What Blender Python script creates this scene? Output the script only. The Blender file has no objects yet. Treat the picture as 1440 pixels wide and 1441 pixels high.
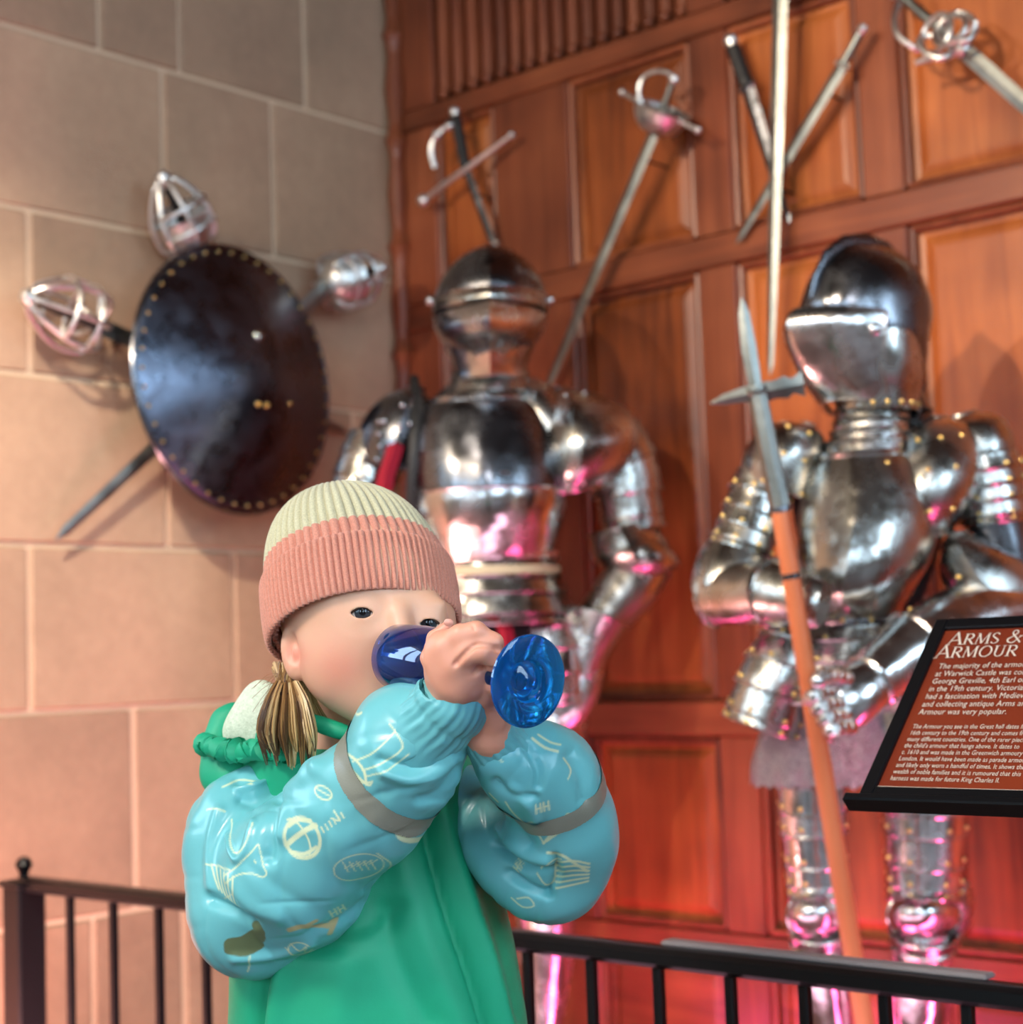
import bpy, math, random
import numpy as np
from mathutils import Vector, Matrix
random.seed(7)
np.random.seed(7)
SC = bpy.context.scene
COL = SC.collection
V = Vector
PI = math.pi

# ------------------------------------------------------------------ camera
IMG, FPX = 1440.0, 2380.0
CAM = V((0.0, 0.0, 0.95))
HEAD, PITCH, ROLL = math.radians(132.0), math.radians(4.95), math.radians(2.0)
_f0 = V((math.cos(HEAD), math.sin(HEAD), 0))
FWD = _f0 * math.cos(PITCH) + V((0, 0, math.sin(PITCH)))
_R0 = V((_f0.y, -_f0.x, 0))
_U0 = _R0.cross(FWD)
RT = _R0 * math.cos(ROLL) - _U0 * math.sin(ROLL)
UP = _U0 * math.cos(ROLL) + _R0 * math.sin(ROLL)
cd = bpy.data.cameras.new('camera')
cam = bpy.data.objects.new('camera', cd)
COL.objects.link(cam)
cd.sensor_width = 36.0
cd.sensor_fit = 'HORIZONTAL'
cd.lens = 36.0 * FPX / IMG
cd.clip_start = 0.05
cam.matrix_world = Matrix(((RT.x, UP.x, -FWD.x, CAM.x), (RT.y, UP.y, -FWD.y, CAM.y), (RT.z, UP.z, -FWD.z, CAM.z), (0, 0, 0, 1)))
cd.dof.use_dof = True
cd.dof.focus_distance = 1.48
cd.dof.aperture_fstop = 5.6
SC.camera = cam

# ------------------------------------------------------------------ exposure, world
SC.view_settings.view_transform = 'Standard'
SC.view_settings.look = 'None'
SC.view_settings.gamma = 1.0
SC.view_settings.use_curve_mapping = False
SC.view_settings.exposure = 0.43
SC.cycles.use_denoising = True
SC.cycles.max_bounces = 8
SC.cycles.sample_clamp_indirect = 6.0
wd = bpy.data.worlds.new('hall_air')
SC.world = wd
wd.use_nodes = True
wd.node_tree.nodes['Background'].inputs[0].default_value = (0.75, 0.85, 1.0, 1)
wd.node_tree.nodes['Background'].inputs[1].default_value = 0.3

# ------------------------------------------------------------------ lamps of the hall and added lights
def aim(o, target):
    o.rotation_euler = (V(target) - o.location).to_track_quat('-Z', 'Y').to_euler()
def area(name, loc, target, power, color, sx, sy=None):
    l = bpy.data.lights.new(name, 'AREA')
    l.energy = power; l.color = color; l.size = sx
    if sy: l.shape = 'RECTANGLE'; l.size_y = sy
    o = bpy.data.objects.new(name, l); COL.objects.link(o); o.location = loc; aim(o, target)
    return o
def spot(name, loc, target, power, color, angle, blend=0.5, rad=0.05):
    l = bpy.data.lights.new(name, 'SPOT')
    l.energy = power; l.color = color; l.spot_size = math.radians(angle); l.spot_blend = blend; l.shadow_soft_size = rad
    o = bpy.data.objects.new(name, l); COL.objects.link(o); o.location = loc; aim(o, target)
    return o
PINK = (1.0, 0.09, 0.32)
WARM = (1.0, 0.80, 0.58)
spot('track_spotlight', (-2.45, -1.0, 2.75), (-2.45, 2.9, 1.5), 190, WARM, 42, 0.7, 0.05)
spot('track_spotlight', (-1.35, -1.0, 2.80), (-1.35, 3.0, 1.75), 300, WARM, 38, 0.7, 0.05)
spot('track_spotlight', (-1.6, 0.4, 2.9), (-3.2, 1.95, 0.85), 330, (1.0, 0.86, 0.70), 48, 1.0, 0.06)
spot('child_key_light', (-1.3, -1.3, 2.9), (-1.2, 1.15, 0.85), 215, (1.0, 0.92, 0.83), 26, 0.6, 0.30)  # unseen key light added to brighten the child
area('child_fill_light', (0.5, -0.6, 2.6), (-1.1, 1.1, 0.9), 16, (0.95, 0.96, 1.0), 0.7)  # soft fill added on the child, not a lamp of the room
area('floor_uplight_or_added_lamp', (-2.75, 1.55, 0.06), (-3.15, 2.0, 0.8), 17, (1.0, 0.44, 0.42), 0.5, 0.12)
area('floor_uplight_or_added_lamp', (-2.1, 2.78, 0.05), (-2.1, 3.12, 0.75), 6.5, PINK, 1.0, 0.06)
area('floor_uplight_or_added_lamp', (-1.0, 2.78, 0.05), (-1.0, 3.12, 0.75), 6.5, PINK, 1.0, 0.06)
area('floor_uplight_or_added_lamp', (-1.75, 2.15, 0.05), (-1.9, 2.8, 0.9), 4.0, (1.0, 0.52, 0.72), 1.3, 0.30)  # low lilac lamp added to tint reflections on the armour fronts

# ------------------------------------------------------------------ pixel rays to points of the real place
def ray(px, py):
    return FWD + RT * ((px - 720.0) / FPX) + UP * ((720.5 - py) / FPX)
def P(px, py, d):
    return CAM + ray(px, py) * d
X0, Y0 = -3.19, 3.15
def W(px, py, y=Y0):
    r = ray(px, py); return CAM + r * ((y - CAM.y) / r.y)
def S(px, py, x=X0):
    r = ray(px, py); return CAM + r * ((x - CAM.x) / r.x)
def VD(p):                         # from the camera towards a point
    return (V(p) - CAM).normalized()

# ------------------------------------------------------------------ mesh building
class MB:
    def __init__(s):
        s.v = []; s.f = []; s.mi = []; s.cm = 0
    def add(s, vs, fs):
        o = len(s.v)
        s.v.extend([V(x) for x in vs]); s.f.extend([tuple(i + o for i in f) for f in fs]); s.mi.extend([s.cm] * len(fs))
    def box(s, lo, hi, bev=0.0):
        (a, b, c), (d, e, f) = lo, hi
        if bev <= 0:
            s.add([(a, b, c), (d, b, c), (d, e, c), (a, e, c), (a, b, f), (d, b, f), (d, e, f), (a, e, f)],
                  [(0, 3, 2, 1), (4, 5, 6, 7), (0, 1, 5, 4), (1, 2, 6, 5), (2, 3, 7, 6), (3, 0, 4, 7)])
        else:
            r = []
            for (z, k) in ((c, bev), (c + bev, 0), (f - bev, 0), (f, bev)):
                g = bev
                r.append([V((a + k + g, b + k, z)), V((d - k - g, b + k, z)), V((d - k, b + k + g, z)), V((d - k, e - k - g, z)),
                          V((d - k - g, e - k, z)), V((a + k + g, e - k, z)), V((a + k, e - k - g, z)), V((a + k, b + k + g, z))])
            s.loft(r, True, True)
    def loft(s, rings, cap0=False, cap1=False, closed=True):
        n = len(rings[0]); vs = [p for r in rings for p in r]; fs = []
        m = n if closed else n - 1
        for i in range(len(rings) - 1):
            for j in range(m):
                k = (j + 1) % n
                fs.append((i * n + j, i * n + k, (i + 1) * n + k, (i + 1) * n + j))
        if cap0: fs.append(tuple(range(n - 1, -1, -1)))
        if cap1: fs.append(tuple((len(rings) - 1) * n + j for j in range(n)))
        s.add(vs, fs)
    def tube(s, pts, rad, n=12, caps=True, closed=False, flat=1.0, ref=None):
        pts = [V(p) for p in pts]
        if not isinstance(rad, (list, tuple)): rad = [rad] * len(pts)
        rings = []
        up = None
        N = len(pts)
        for i, p in enumerate(pts):
            if closed: t = pts[(i + 1) % N] - pts[i - 1]
            else: t = pts[min(i + 1, N - 1)] - pts[max(i - 1, 0)]
            t = t.normalized() if t.length > 1e-9 else V((0, 0, 1))
            if up is None:
                up = V(ref) if ref is not None else (V((0, 0, 1)) if abs(t.z) < 0.9 else V((1, 0, 0)))
            sd = t.cross(up)
            if sd.length < 1e-6: sd = t.orthogonal()
            sd.normalize(); up = sd.cross(t).normalized()
            rings.append([p + sd * (math.cos(a) * rad[i]) + up * (math.sin(a) * rad[i] * flat) for a in [2 * PI * k / n for k in range(n)]])
        if closed: rings.append(rings[0]); caps = False
        s.loft(rings, caps, caps)
    def lathe(s, c, axis, prof, n=24, ref=None):
        axis = V(axis).normalized()
        u = V(ref) if ref is not None else axis.orthogonal()
        u = (u - axis * u.dot(axis)).normalized(); w = axis.cross(u)
        rings = [[V(c) + axis * h + (u * math.cos(a) + w * math.sin(a)) * max(r, 1e-5) for a in [2 * PI * k / n for k in range(n)]] for r, h in prof]
        s.loft(rings, prof[0][0] < 1e-4, prof[-1][0] < 1e-4)
    def sphere(s, c, r, n=10, m=6, sc=(1, 1, 1)):
        rings = []
        for i in range(m + 1):
            t = PI * i / m
            rr = max(math.sin(t), 1e-4)
            rings.append([V(c) + V((r * sc[0] * rr * math.cos(a), r * sc[1] * rr * math.sin(a), -r * sc[2] * math.cos(t))) for a in [2 * PI * k / n for k in range(n)]])
        s.loft(rings)
    def build(s, name, m, parent=None, smooth=True, origin=None, sharp=40, doubles=False):
        me = bpy.data.meshes.new(name)
        o = bpy.data.objects.new(name, me); COL.objects.link(o)
        if parent is not None:
            org = root_loc(parent); o.parent = parent
        else:
            org = V(origin) if origin is not None else V((0, 0, 0)); o.location = org
        me.from_pydata([v - org for v in s.v], [], s.f)
        for x in (m if isinstance(m, (list, tuple)) else [m]): me.materials.append(x)
        if any(s.mi): me.polygons.foreach_set('material_index', s.mi)
        if smooth:
            me.polygons.foreach_set('use_smooth', [True] * len(me.polygons))
            me.set_sharp_from_angle(angle=math.radians(sharp))
        me.update()
        return o
def root_loc(o):
    loc = V((0, 0, 0))
    while o is not None:
        loc = loc + V(o.location); o = o.parent
    return loc
def tag(o, label=None, cat=None, group=None, kind=None):
    if label: o['label'] = label
    if cat: o['category'] = cat
    if group: o['group'] = group
    if kind: o['kind'] = kind
    return o
def thing(name, loc, label, cat, group=None):
    o = bpy.data.objects.new(name, None); COL.objects.link(o); o.location = loc; o.empty_display_size = 0.1
    return tag(o, label, cat, group)
def smooth_path(pts, k=6):
    """Catmull-Rom through tuples of any length"""
    pts = [tuple(float(x) for x in p) for p in pts]; out = []
    n = len(pts)
    for i in range(n - 1):
        p0 = pts[max(i - 1, 0)]; p1 = pts[i]; p2 = pts[i + 1]; p3 = pts[min(i + 2, n - 1)]
        for j in range(k):
            t = j / k
            out.append(tuple(0.5 * (2 * b + (c - a) * t + (2 * a - 5 * b + 4 * c - d) * t * t + (3 * b - a - 3 * c + d) * t ** 3) for a, b, c, d in zip(p0, p1, p2, p3)))
    out.append(pts[-1])
    return out

# ------------------------------------------------------------------ materials
def srgb(r, g, b):
    f = lambda c: (c / 255.0) / 12.92 if c / 255.0 <= 0.04045 else ((c / 255.0 + 0.055) / 1.055) ** 2.4
    return (f(r), f(g), f(b), 1.0)
class NT:
    def __init__(s, name):
        s.m = bpy.data.materials.new(name); s.m.use_nodes = True
        s.t = s.m.node_tree; s.b = s.t.nodes['Principled BSDF']
    def n(s, kind, **kw):
        x = s.t.nodes.new('ShaderNode' + kind)
        for k, v in kw.items():
            if k in x.inputs: x.inputs[k].default_value = v
            else: setattr(x, k, v)
        return x
    def l(s, a, b): s.t.links.new(a, b)
    def ramp(s, fac, stops):
        r = s.n('ValToRGB'); e = r.color_ramp.elements
        while len(e) < len(stops): e.new(0.5)
        for i, (p, c) in enumerate(stops): e[i].position = p; e[i].color = c
        s.l(fac, r.inputs[0]); return r.outputs[0]
    def coord(s, scale=(1, 1, 1), rnd=0.0):
        tc = s.n('TexCoord'); mp = s.n('Mapping'); mp.inputs['Scale'].default_value = scale
        if rnd:
            oi = s.n('ObjectInfo'); mu = s.n('Math', operation='MULTIPLY'); mu.inputs[1].default_value = rnd
            s.l(oi.outputs['Random'], mu.inputs[0]); s.l(mu.outputs[0], mp.inputs['Location'])
        s.l(tc.outputs['Object'], mp.inputs['Vector']); return mp.outputs[0]
    def noise(s, vec, scale, detail=4, rough=0.55, dist=0.0):
        x = s.n('TexNoise'); x.inputs['Scale'].default_value = scale; x.inputs['Detail'].default_value = detail
        x.inputs['Roughness'].default_value = rough; x.inputs['Distortion'].default_value = dist
        if vec is not None: s.l(vec, x.inputs['Vector'])
        return x.outputs['Fac']
    def bump(s, h, strength, dist=0.01):
        b = s.n('Bump'); b.inputs['Strength'].default_value = strength; b.inputs['Distance'].default_value = dist
        s.l(h, b.inputs['Height']); s.l(b.outputs[0], s.b.inputs['Normal']); return b
    def set(s, **kw):
        for k, v in kw.items(): s.b.inputs[k.replace('_', ' ')].default_value = v
        return s
def plain(name, col, rough=0.5, metal=0.0, bump=0.0, bscale=200, **kw):
    t = NT(name); t.set(Base_Color=col, Roughness=rough, Metallic=metal, **kw)
    if bump: t.bump(t.noise(t.coord(), bscale, 3), bump, 0.002)
    return t.m
def mix(c1, k): return tuple(c * k for c in c1[:3]) + (1.0,)

def wood_mat(name, dark, mid, light, horiz=False):
    t = NT(name)
    vec = t.coord((2.0, 8, 28) if horiz else (28, 8, 2.0), 37.0)
    g = t.noise(vec, 1.0, 6, 0.6, 0.8)
    big = t.noise(t.coord((1, 1, 1), 11.0), 2.2, 3)
    mx = t.n('Math', operation='MULTIPLY_ADD'); mx.inputs[1].default_value = 0.75; t.l(big, mx.inputs[0])
    m2 = t.n('Math', operation='MULTIPLY'); m2.inputs[1].default_value = 0.42; t.l(g, m2.inputs[0]); oi = t.n('ObjectInfo'); m3 = t.n('Math', operation='MULTIPLY_ADD'); m3.inputs[1].default_value = 0.16; t.l(oi.outputs['Random'], m3.inputs[0]); t.l(m2.outputs[0], m3.inputs[2]); m4 = t.n('Math', operation='SUBTRACT'); m4.inputs[1].default_value = 0.10; t.l(m3.outputs[0], m4.inputs[0]); t.l(m4.outputs[0], mx.inputs[2])
    t.l(t.ramp(mx.outputs[0], [(0.34, dark), (0.54, mid), (0.76, light)]), t.b.inputs['Base Color'])
    t.set(Roughness=0.34); t.b.inputs['Specular IOR Level'].default_value = 0.32
    t.bump(g, 0.15, 0.004)
    return t.m
M = {}
M['wood'] = wood_mat('oak_panel', srgb(78, 36, 18), srgb(140, 72, 34), srgb(184, 106, 54))
M['wood_v'] = wood_mat('oak_stile', srgb(70, 34, 22), srgb(116, 60, 38), srgb(146, 82, 52))
M['wood_h'] = wood_mat('oak_rail', srgb(72, 36, 22), srgb(122, 64, 40), srgb(152, 88, 54), True)
def stone_mat(name):
    t = NT(name)
    v = t.coord((1, 1, 1), 23.0)
    a = t.noise(v, 2.2, 5); b = t.noise(v, 34, 5, 0.65); c = t.noise(v, 190, 3)
    oi = t.n('ObjectInfo')
    s1 = t.n('Math', operation='MULTIPLY_ADD'); s1.inputs[1].default_value = 0.55; t.l(a, s1.inputs[0])
    s2 = t.n('Math', operation='MULTIPLY_ADD'); s2.inputs[1].default_value = 0.20; t.l(b, s2.inputs[0])
    s3 = t.n('Math', operation='MULTIPLY'); s3.inputs[1].default_value = 0.22; t.l(oi.outputs['Random'], s3.inputs[0])
    t.l(s3.outputs[0], s2.inputs[2]); t.l(s2.outputs[0], s1.inputs[2])
    t.l(t.ramp(s1.outputs[0], [(0.25, srgb(132, 108, 88)), (0.48, srgb(168, 138, 112)), (0.72, srgb(196, 164, 134))]), t.b.inputs['Base Color'])
    t.set(Roughness=0.78)
    ad = t.n('Math', operation='ADD'); t.l(b, ad.inputs[0]); t.l(c, ad.inputs[1])
    t.bump(ad.outputs[0], 0.25, 0.006)
    return t.m
M['stone'] = stone_mat('dressed_sandstone')
M['mortar'] = plain('lime_mortar', srgb(220, 194, 164), 0.9, bump=0.4, bscale=120)
def metal_mat(name, col, r0, r1, dent=0.12, scale=9, spots=0.0):
    t = NT(name)
    v = t.coord((1, 1, 1), 5.0)
    a = t.noise(v, 14, 5, 0.6); b = t.noise(v, scale, 2); c = t.noise(v, 90, 3)
    mr = t.n('MapRange'); mr.inputs['From Min'].default_value = 0.35; mr.inputs['From Max'].default_value = 0.68
    mr.inputs['To Min'].default_value = r0; mr.inputs['To Max'].default_value = r1
    t.l(a, mr.inputs['Value']); t.l(mr.outputs[0], t.b.inputs['Roughness'])
    t.l(t.ramp(a, [(0.3, mix(col, 0.72)), (0.6, col)]), t.b.inputs['Base Color'])
    t.set(Metallic=1.0)
    ad = t.n('Math', operation='MULTIPLY_ADD'); ad.inputs[1].default_value = 0.08; t.l(c, ad.inputs[0]); t.l(b, ad.inputs[2])
    t.bump(ad.outputs[0], dent, 0.03)
    return t.m
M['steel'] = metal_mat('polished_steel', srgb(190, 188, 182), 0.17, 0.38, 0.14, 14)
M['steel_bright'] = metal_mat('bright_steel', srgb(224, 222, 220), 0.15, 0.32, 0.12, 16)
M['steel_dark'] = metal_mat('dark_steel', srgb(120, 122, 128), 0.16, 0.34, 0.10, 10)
M['satin'] = metal_mat('satin_steel', srgb(226, 224, 220), 0.34, 0.5, 0.05, 20)
M['blued'] = metal_mat('blackened_shield_steel', srgb(104, 112, 128), 0.22, 0.42, 0.14, 9)
M['blade'] = metal_mat('blade_steel', srgb(150, 152, 146), 0.34, 0.48, 0.05, 20)
M['brass'] = plain('brass_rivet', srgb(226, 190, 120), 0.28, 1.0)
M['black_metal'] = plain('black_painted_iron', (0.004, 0.004, 0.005, 1), 0.36, Specular_IOR_Level=0.3)
M['black_leather'] = plain('black_leather', (0.012, 0.011, 0.011, 1), 0.5, bump=0.3, bscale=150)
M['dark_void'] = plain('dark_padding_and_shade', (0.006, 0.005, 0.005, 1), 0.9)  # padding, and near-black standing for shade in eye slits and rapier cup
M['red_cloth'] = plain('crimson_velvet', srgb(150, 8, 40), 0.8, bump=0.4, bscale=90)
M['cream_leather'] = plain('cream_leather', srgb(214, 198, 160), 0.6)
M['tan_leather'] = plain('tan_leather', srgb(190, 122, 96), 0.55)
M['shaft'] = wood_mat('ash_shaft', srgb(182, 96, 60), srgb(206, 118, 76), srgb(222, 136, 92))
# ------------------------------------------------------------------ the room
XR, YF, ZC = 4.6, -6.0, 5.4
def struct(mb, name, m, **kw):
    o = mb.build(name, m, **kw); o['kind'] = 'structure'; return o
fl = MB(); fl.box((X0 - 0.3, YF - 0.3, -0.1), (XR + 0.3, Y0 + 0.3, 0.0))
t = NT('flagstone_floor'); br = t.n('TexBrick'); br.inputs['Scale'].default_value = 1.4; br.inputs['Color1'].default_value = srgb(120, 84, 74); br.inputs['Color2'].default_value = srgb(146, 112, 96); br.inputs['Mortar'].default_value = srgb(60, 50, 44); br.inputs['Mortar Size'].default_value = 0.008
t.l(t.coord(), br.inputs['Vector']); t.l(br.outputs['Color'], t.b.inputs['Base Color']); t.set(Roughness=0.45)
struct(fl, 'floor', t.m)
ce = MB(); ce.box((X0 - 0.3, YF - 0.3, ZC), (XR + 0.3, Y0 + 0.3, ZC + 0.1))
struct(ce, 'ceiling', plain('dark_timber_ceiling', srgb(78, 52, 36), 0.7))
M['plaster'] = plain('hall_plaster', srgb(150, 124, 100), 0.85, bump=0.3, bscale=30)

# far walls of the hall, each with tall leaded windows that let daylight in
def pane_mat():
    t = NT('daylit_window_glass'); t.set(Base_Color=(0.3, 0.34, 0.38, 1), Roughness=0.2)
    t.b.inputs['Emission Color'].default_value = (0.58, 0.80, 1.0, 1); t.b.inputs['Emission Strength'].default_value = 9.0
    return t.m
M['pane'] = pane_mat()
def wall_with_windows(name, axis, pos, lo, hi, wins, z0, z1, first):
    """axis 'x': wall plane x = pos running along y; axis 'y': plane y = pos running along x"""
    def B(mb, a, b, c, d, t0=0.0, t1=0.25):
        if axis == 'x': mb.box((pos + t0, a, c), (pos + t1, b, d))
        else: mb.box((a, pos - t1, c), (b, pos - t0, d))
    m = MB(); cur = lo
    for (a, b) in wins:
        B(m, cur, a, 0, ZC); B(m, a, b, 0, z0); B(m, a, b, z1, ZC); cur = b
    B(m, cur, hi, 0, ZC)
    struct(m, name, M['plaster'], smooth=False)
    for i, (a, b) in enumerate(wins):
        g = MB(); k = 3; w = (b - a) / k
        fr = MB()
        for j in range(k + 1):
            x = a + j * w; B(fr, max(a, x - 0.04), min(b, x + 0.04), z0, z1, 0.08, 0.16)
        for z in (z0, z0 + (z1 - z0) * 0.5, z1): B(fr, a, b, max(z0, z - 0.035), min(z1, z + 0.035), 0.08, 0.16)
        o = struct(fr, 'window_%d' % (first + i), M['mortar'], smooth=False)
        for j in range(k):
            g = MB(); B(g, a + j * w + 0.04, a + (j + 1) * w - 0.04, z0 + 0.03, z1 - 0.03, 0.11, 0.125)
            g.build('pane', M['pane'], o, smooth=False)
wall_with_windows('wall_right', 'x', XR, YF, Y0, [(-4.4, -3.0), (-1.9, -0.5), (1.1, 2.8)], 1.2, 3.6, 1)
wall_with_windows('wall_front', 'y', YF, X0, XR, [(-2.95, -1.9), (-1.1, -0.05), (1.4, 2.8)], 1.4, 3.6, 4)

# ------------------------------------------------------------------ left wall: courses of dressed stone
zl = sorted([S(575, 195).z, S(385, 362).z, S(0, 522).z, S(0, 765).z, S(0, 1005).z, S(57, 1302).z], reverse=True)
h_av = (zl[0] - zl[5]) / 5
zl = [zl[0] + h_av] + zl + [zl[5] - h_av]
while zl[0] < ZC - 0.3: zl.insert(0, zl[0] + h_av * random.uniform(0.9, 1.1))
zl[0] = ZC
zl = [z for z in zl if z > 0.12] + [0.0]
wl = MB(); LWY = (-0.75, 0.15); LWZ = (1.25, 2.75)        # one window out of frame lights the corner from the side
wl.box((X0 - 0.3, YF, 0), (X0 - 0.006, LWY[0], ZC)); wl.box((X0 - 0.3, LWY[1], 0), (X0 - 0.006, Y0, ZC))
wl.box((X0 - 0.3, LWY[0], 0), (X0 - 0.006, LWY[1], LWZ[0])); wl.box((X0 - 0.3, LWY[0], LWZ[1]), (X0 - 0.006, LWY[1], ZC))
fr = MB(); ym = (LWY[0] + LWY[1]) / 2
for yy in (LWY[0] + .03, ym, LWY[1] - .03): fr.box((X0 - .20, yy - .03, LWZ[0]), (X0 - .12, yy + .03, LWZ[1]))
for zz_ in (LWZ[0] + .03, LWZ[1] - .03): fr.box((X0 - .20, LWY[0], zz_ - .03), (X0 - .12, LWY[1], zz_ + .03))
WN = struct(fr, 'window_7', M['mortar'], smooth=False)
for (ya, yb) in ((LWY[0] + .06, ym - .03), (ym + .03, LWY[1] - .06)):
    g = MB(); g.box((X0 - .17, ya, LWZ[0] + .06), (X0 - .155, yb, LWZ[1] - .06)); g.build('pane', M['pane'], WN, smooth=False)
WL = struct(wl, 'wall_left', M['mortar'], smooth=False)
seen_joints = {}
def joint(px, py):
    s = S(px, py)
    for i in range(len(zl) - 1):
        if zl[i] > s.z >= zl[i + 1]: seen_joints.setdefault(i, []).append(s.y)
for j in ((140, 40), (253, 60), (430, 90), (230, 200), (385, 250), (42, 420), (300, 440), (235, 720), (500, 700), (42, 880), (330, 900), (190, 1140), (132, 1360), (260, 1370)): joint(*j)
for i in range(len(zl) - 1):
    js = sorted(seen_joints.get(i, []))
    y = js[0] if js else Y0 - random.uniform(0.3, 0.8)
    lower = []
    while y > 0.95:
        y -= random.uniform(0.55, 0.9); lower.append(y)
    y = js[-1] if js else (lower[0] if lower else Y0)
    up = [y] if not js else []
    while y < Y0 - 0.75:
        y += random.uniform(0.5, 0.75)
        if y < Y0 - 0.18: up.append(y)
    ys = sorted(set([min(0.35, min(lower + js + [9]) - 0.2)] + lower + js + up + [Y0]))
    for a, b in zip(ys[:-1], ys[1:]):
        if b - a < 0.02: continue
        m = MB(); d = random.uniform(-0.0015, 0.0025)
        m.box((X0 - 0.05, a + 0.005, zl[i + 1] + 0.005), (X0 + d, b - 0.005, zl[i] - 0.005), 0.004)
        m.build('stone_block', M['stone'], WL)

# ------------------------------------------------------------------ back wall: oak panelling
bw = MB(); bw.box((X0, Y0 - 0.004, 0), (XR, Y0 + 0.25, ZC))
WB = struct(bw, 'wall_back', M['wood_v'], smooth=False)
PF = Y0 - 0.035                       # front face of stiles and rails
def wx(px, py): return W(px, py, PF).x
def wz(px, py): return W(px, py, PF).z
stiles = [(X0, wx(614, 260)), (wx(697, 250), wx(801, 250)), (wx(975, 220), wx(1027, 220)), (wx(1212, 200), wx(1268, 200))]
st_w = stiles[2][1] - stiles[2][0]
x = stiles[3][0]
while x < XR - 0.6:
    x += 0.46; stiles.append((x, x + 0.075))
rails = [(wz(979, 52), wz(979, 18)), (wz(1111, 352), wz(1111, 306)), (wz(960, 1036), wz(960, 986)), (wz(900, 1334), wz(900, 1300))]
top_rail_hi = rails[0][1]
rails += [(top_rail_hi + 0.42, top_rail_hi + 0.5), (2.0 + top_rail_hi - 0.9, 2.06 + top_rail_hi - 0.9)]
rails.sort()
def pbox(mb, x0, x1, z0, z1, y0, y1, bev): mb.box((x0, y0, z0), (x1, y1, z1), bev)
for (a, b) in rails:
    m = MB(); pbox(m, X0, XR, a, b, PF - 0.003, Y0, 0.004); m.build('rail', M['wood_h'], WB)
zz = [0.0] + [v for r in rails for v in r] + [ZC]
spans = [(zz[i], zz[i + 1]) for i in range(0, len(zz), 2)]
spans = [s for s in spans if s[1] - s[0] > 0.05]
FR = [s for s in spans if abs(s[0] - top_rail_hi) < 0.01][0]
for k_, (a, b) in enumerate(stiles):
    for (z0, z1) in spans:
        if k_ == 1 and (z0, z1) == FR: continue
        m = MB(); pbox(m, a, b, z0, z1, PF, Y0, 0.004); m.build('stile', M['wood_v'], WB)
for (sa, sb) in zip(stiles[:-1], stiles[1:]):
    xa, xb = sa[1], sb[0]
    for (z0, z1) in spans:
        if z1 > 3.4: continue
        if (z0, z1) == FR and sa == stiles[1]: xa = stiles[1][0]
        if (z0, z1) == FR:
            m = MB(); n = max(3, int((xb - xa) / 0.045)); w = (xb - xa) / n
            for i in range(n):                # fluted frieze: one rounded reed after another
                m = MB(); cx = xa + (i + 0.5) * w
                m.tube([(cx, Y0 - 0.012, z0 + 0.03), (cx, Y0 - 0.012, z1 - 0.03)], w * 0.36, 8)
                m.sphere((cx, Y0 - 0.02, z0 + 0.022), w * 0.32, 8, 5)
                m.build('reed', M['wood_v'], WB)
            continue
        m = MB()
        i1, i2 = 0.006, 0.045
        rings = []
        for (ins, y) in ((0.0, Y0 - 0.005), (0.004, Y0 - 0.014), (0.03, Y0 - 0.010), (i2, Y0 - 0.018), (i2 + 0.01, Y0 - 0.020)):
            rings.append([V((xa + ins, y, z0 + ins)), V((xb - ins, y, z0 + ins)), V((xb - ins, y, z1 - ins)), V((xa + ins, y, z1 - ins))])
        m.loft(rings, False, True)
        m.build('panel', M['wood'] if z0 > 0.3 else M['wood_h'], WB, smooth=False)
        # bead moulding round each panel
        m = MB(); r = 0.009
        lo, hi = V((xa, 0, z0)), V((xb, 0, z1))
        q = [V((xa + r, PF + 0.012, z0 + r)), V((xb - r, PF + 0.012, z0 + r)), V((xb - r, PF + 0.012, z1 - r)), V((xa + r, PF + 0.012, z1 - r))]
        for i in range(4): m.tube([q[i], q[(i + 1) % 4]], r, 8)
        m.build('moulding', M['wood_v'], WB)
m = MB()                                      # turned corner post
cx = X0 + 0.028
prof = []
z = 0.0
while z < ZC - 0.1:
    for (r, h) in ((0.022, 0.0), (0.030, 0.02), (0.022, 0.04), (0.018, 0.07), (0.026, 0.16), (0.018, 0.25)):
        prof.append((r, z + h))
    z += 0.29
m.lathe((cx, PF - 0.012, 0), (0, 0, 1), prof, 12)
m.build('corner_post', M['wood_v'], WB)

# ------------------------------------------------------------------ black barrier railing
FY = 1.80
def F_(px, py): return W(px, py, FY)
rz = (F_(1000, 1344).z + F_(180, 1262).z) / 2
xl = F_(34, 1260).x
RA = thing('barrier_railing', (xl, FY, 0), 'low black iron barrier railing with ball finial post in front of the armour', 'railing')
m = MB(); m.box((xl, FY - 0.020, rz - 0.016), (1.2, FY + 0.020, rz + 0.010), 0.006); m.build('top_rail', M['black_metal'], RA)
m = MB(); m.box((xl, FY - 0.012, 0.08), (1.2, FY + 0.012, 0.105), 0.003); m.build('bottom_rail', M['black_metal'], RA)
bal = [F_(p, 1380).x for p in (100, 161, 225, 291)]
b2 = [F_(p, 1400).x for p in (745, 834, 928, 1029, 1133, 1245, 1361)]
gap = (b2[-1] - b2[0]) / 6
k = round((b2[0] - bal[-1]) / gap); xs = bal + [bal[-1] + (b2[0] - bal[-1]) * i / k for i in range(1, k)] + b2
while xs[-1] < 1.1: xs.append(xs[-1] + gap)
for x in xs:
    m = MB(); m.box((x - 0.007, FY - 0.007, 0.09), (x + 0.007, FY + 0.007, rz - 0.01), 0.002); m.build('baluster', M['black_metal'], RA)
m = MB(); ph = F_(34, 1238).z
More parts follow.
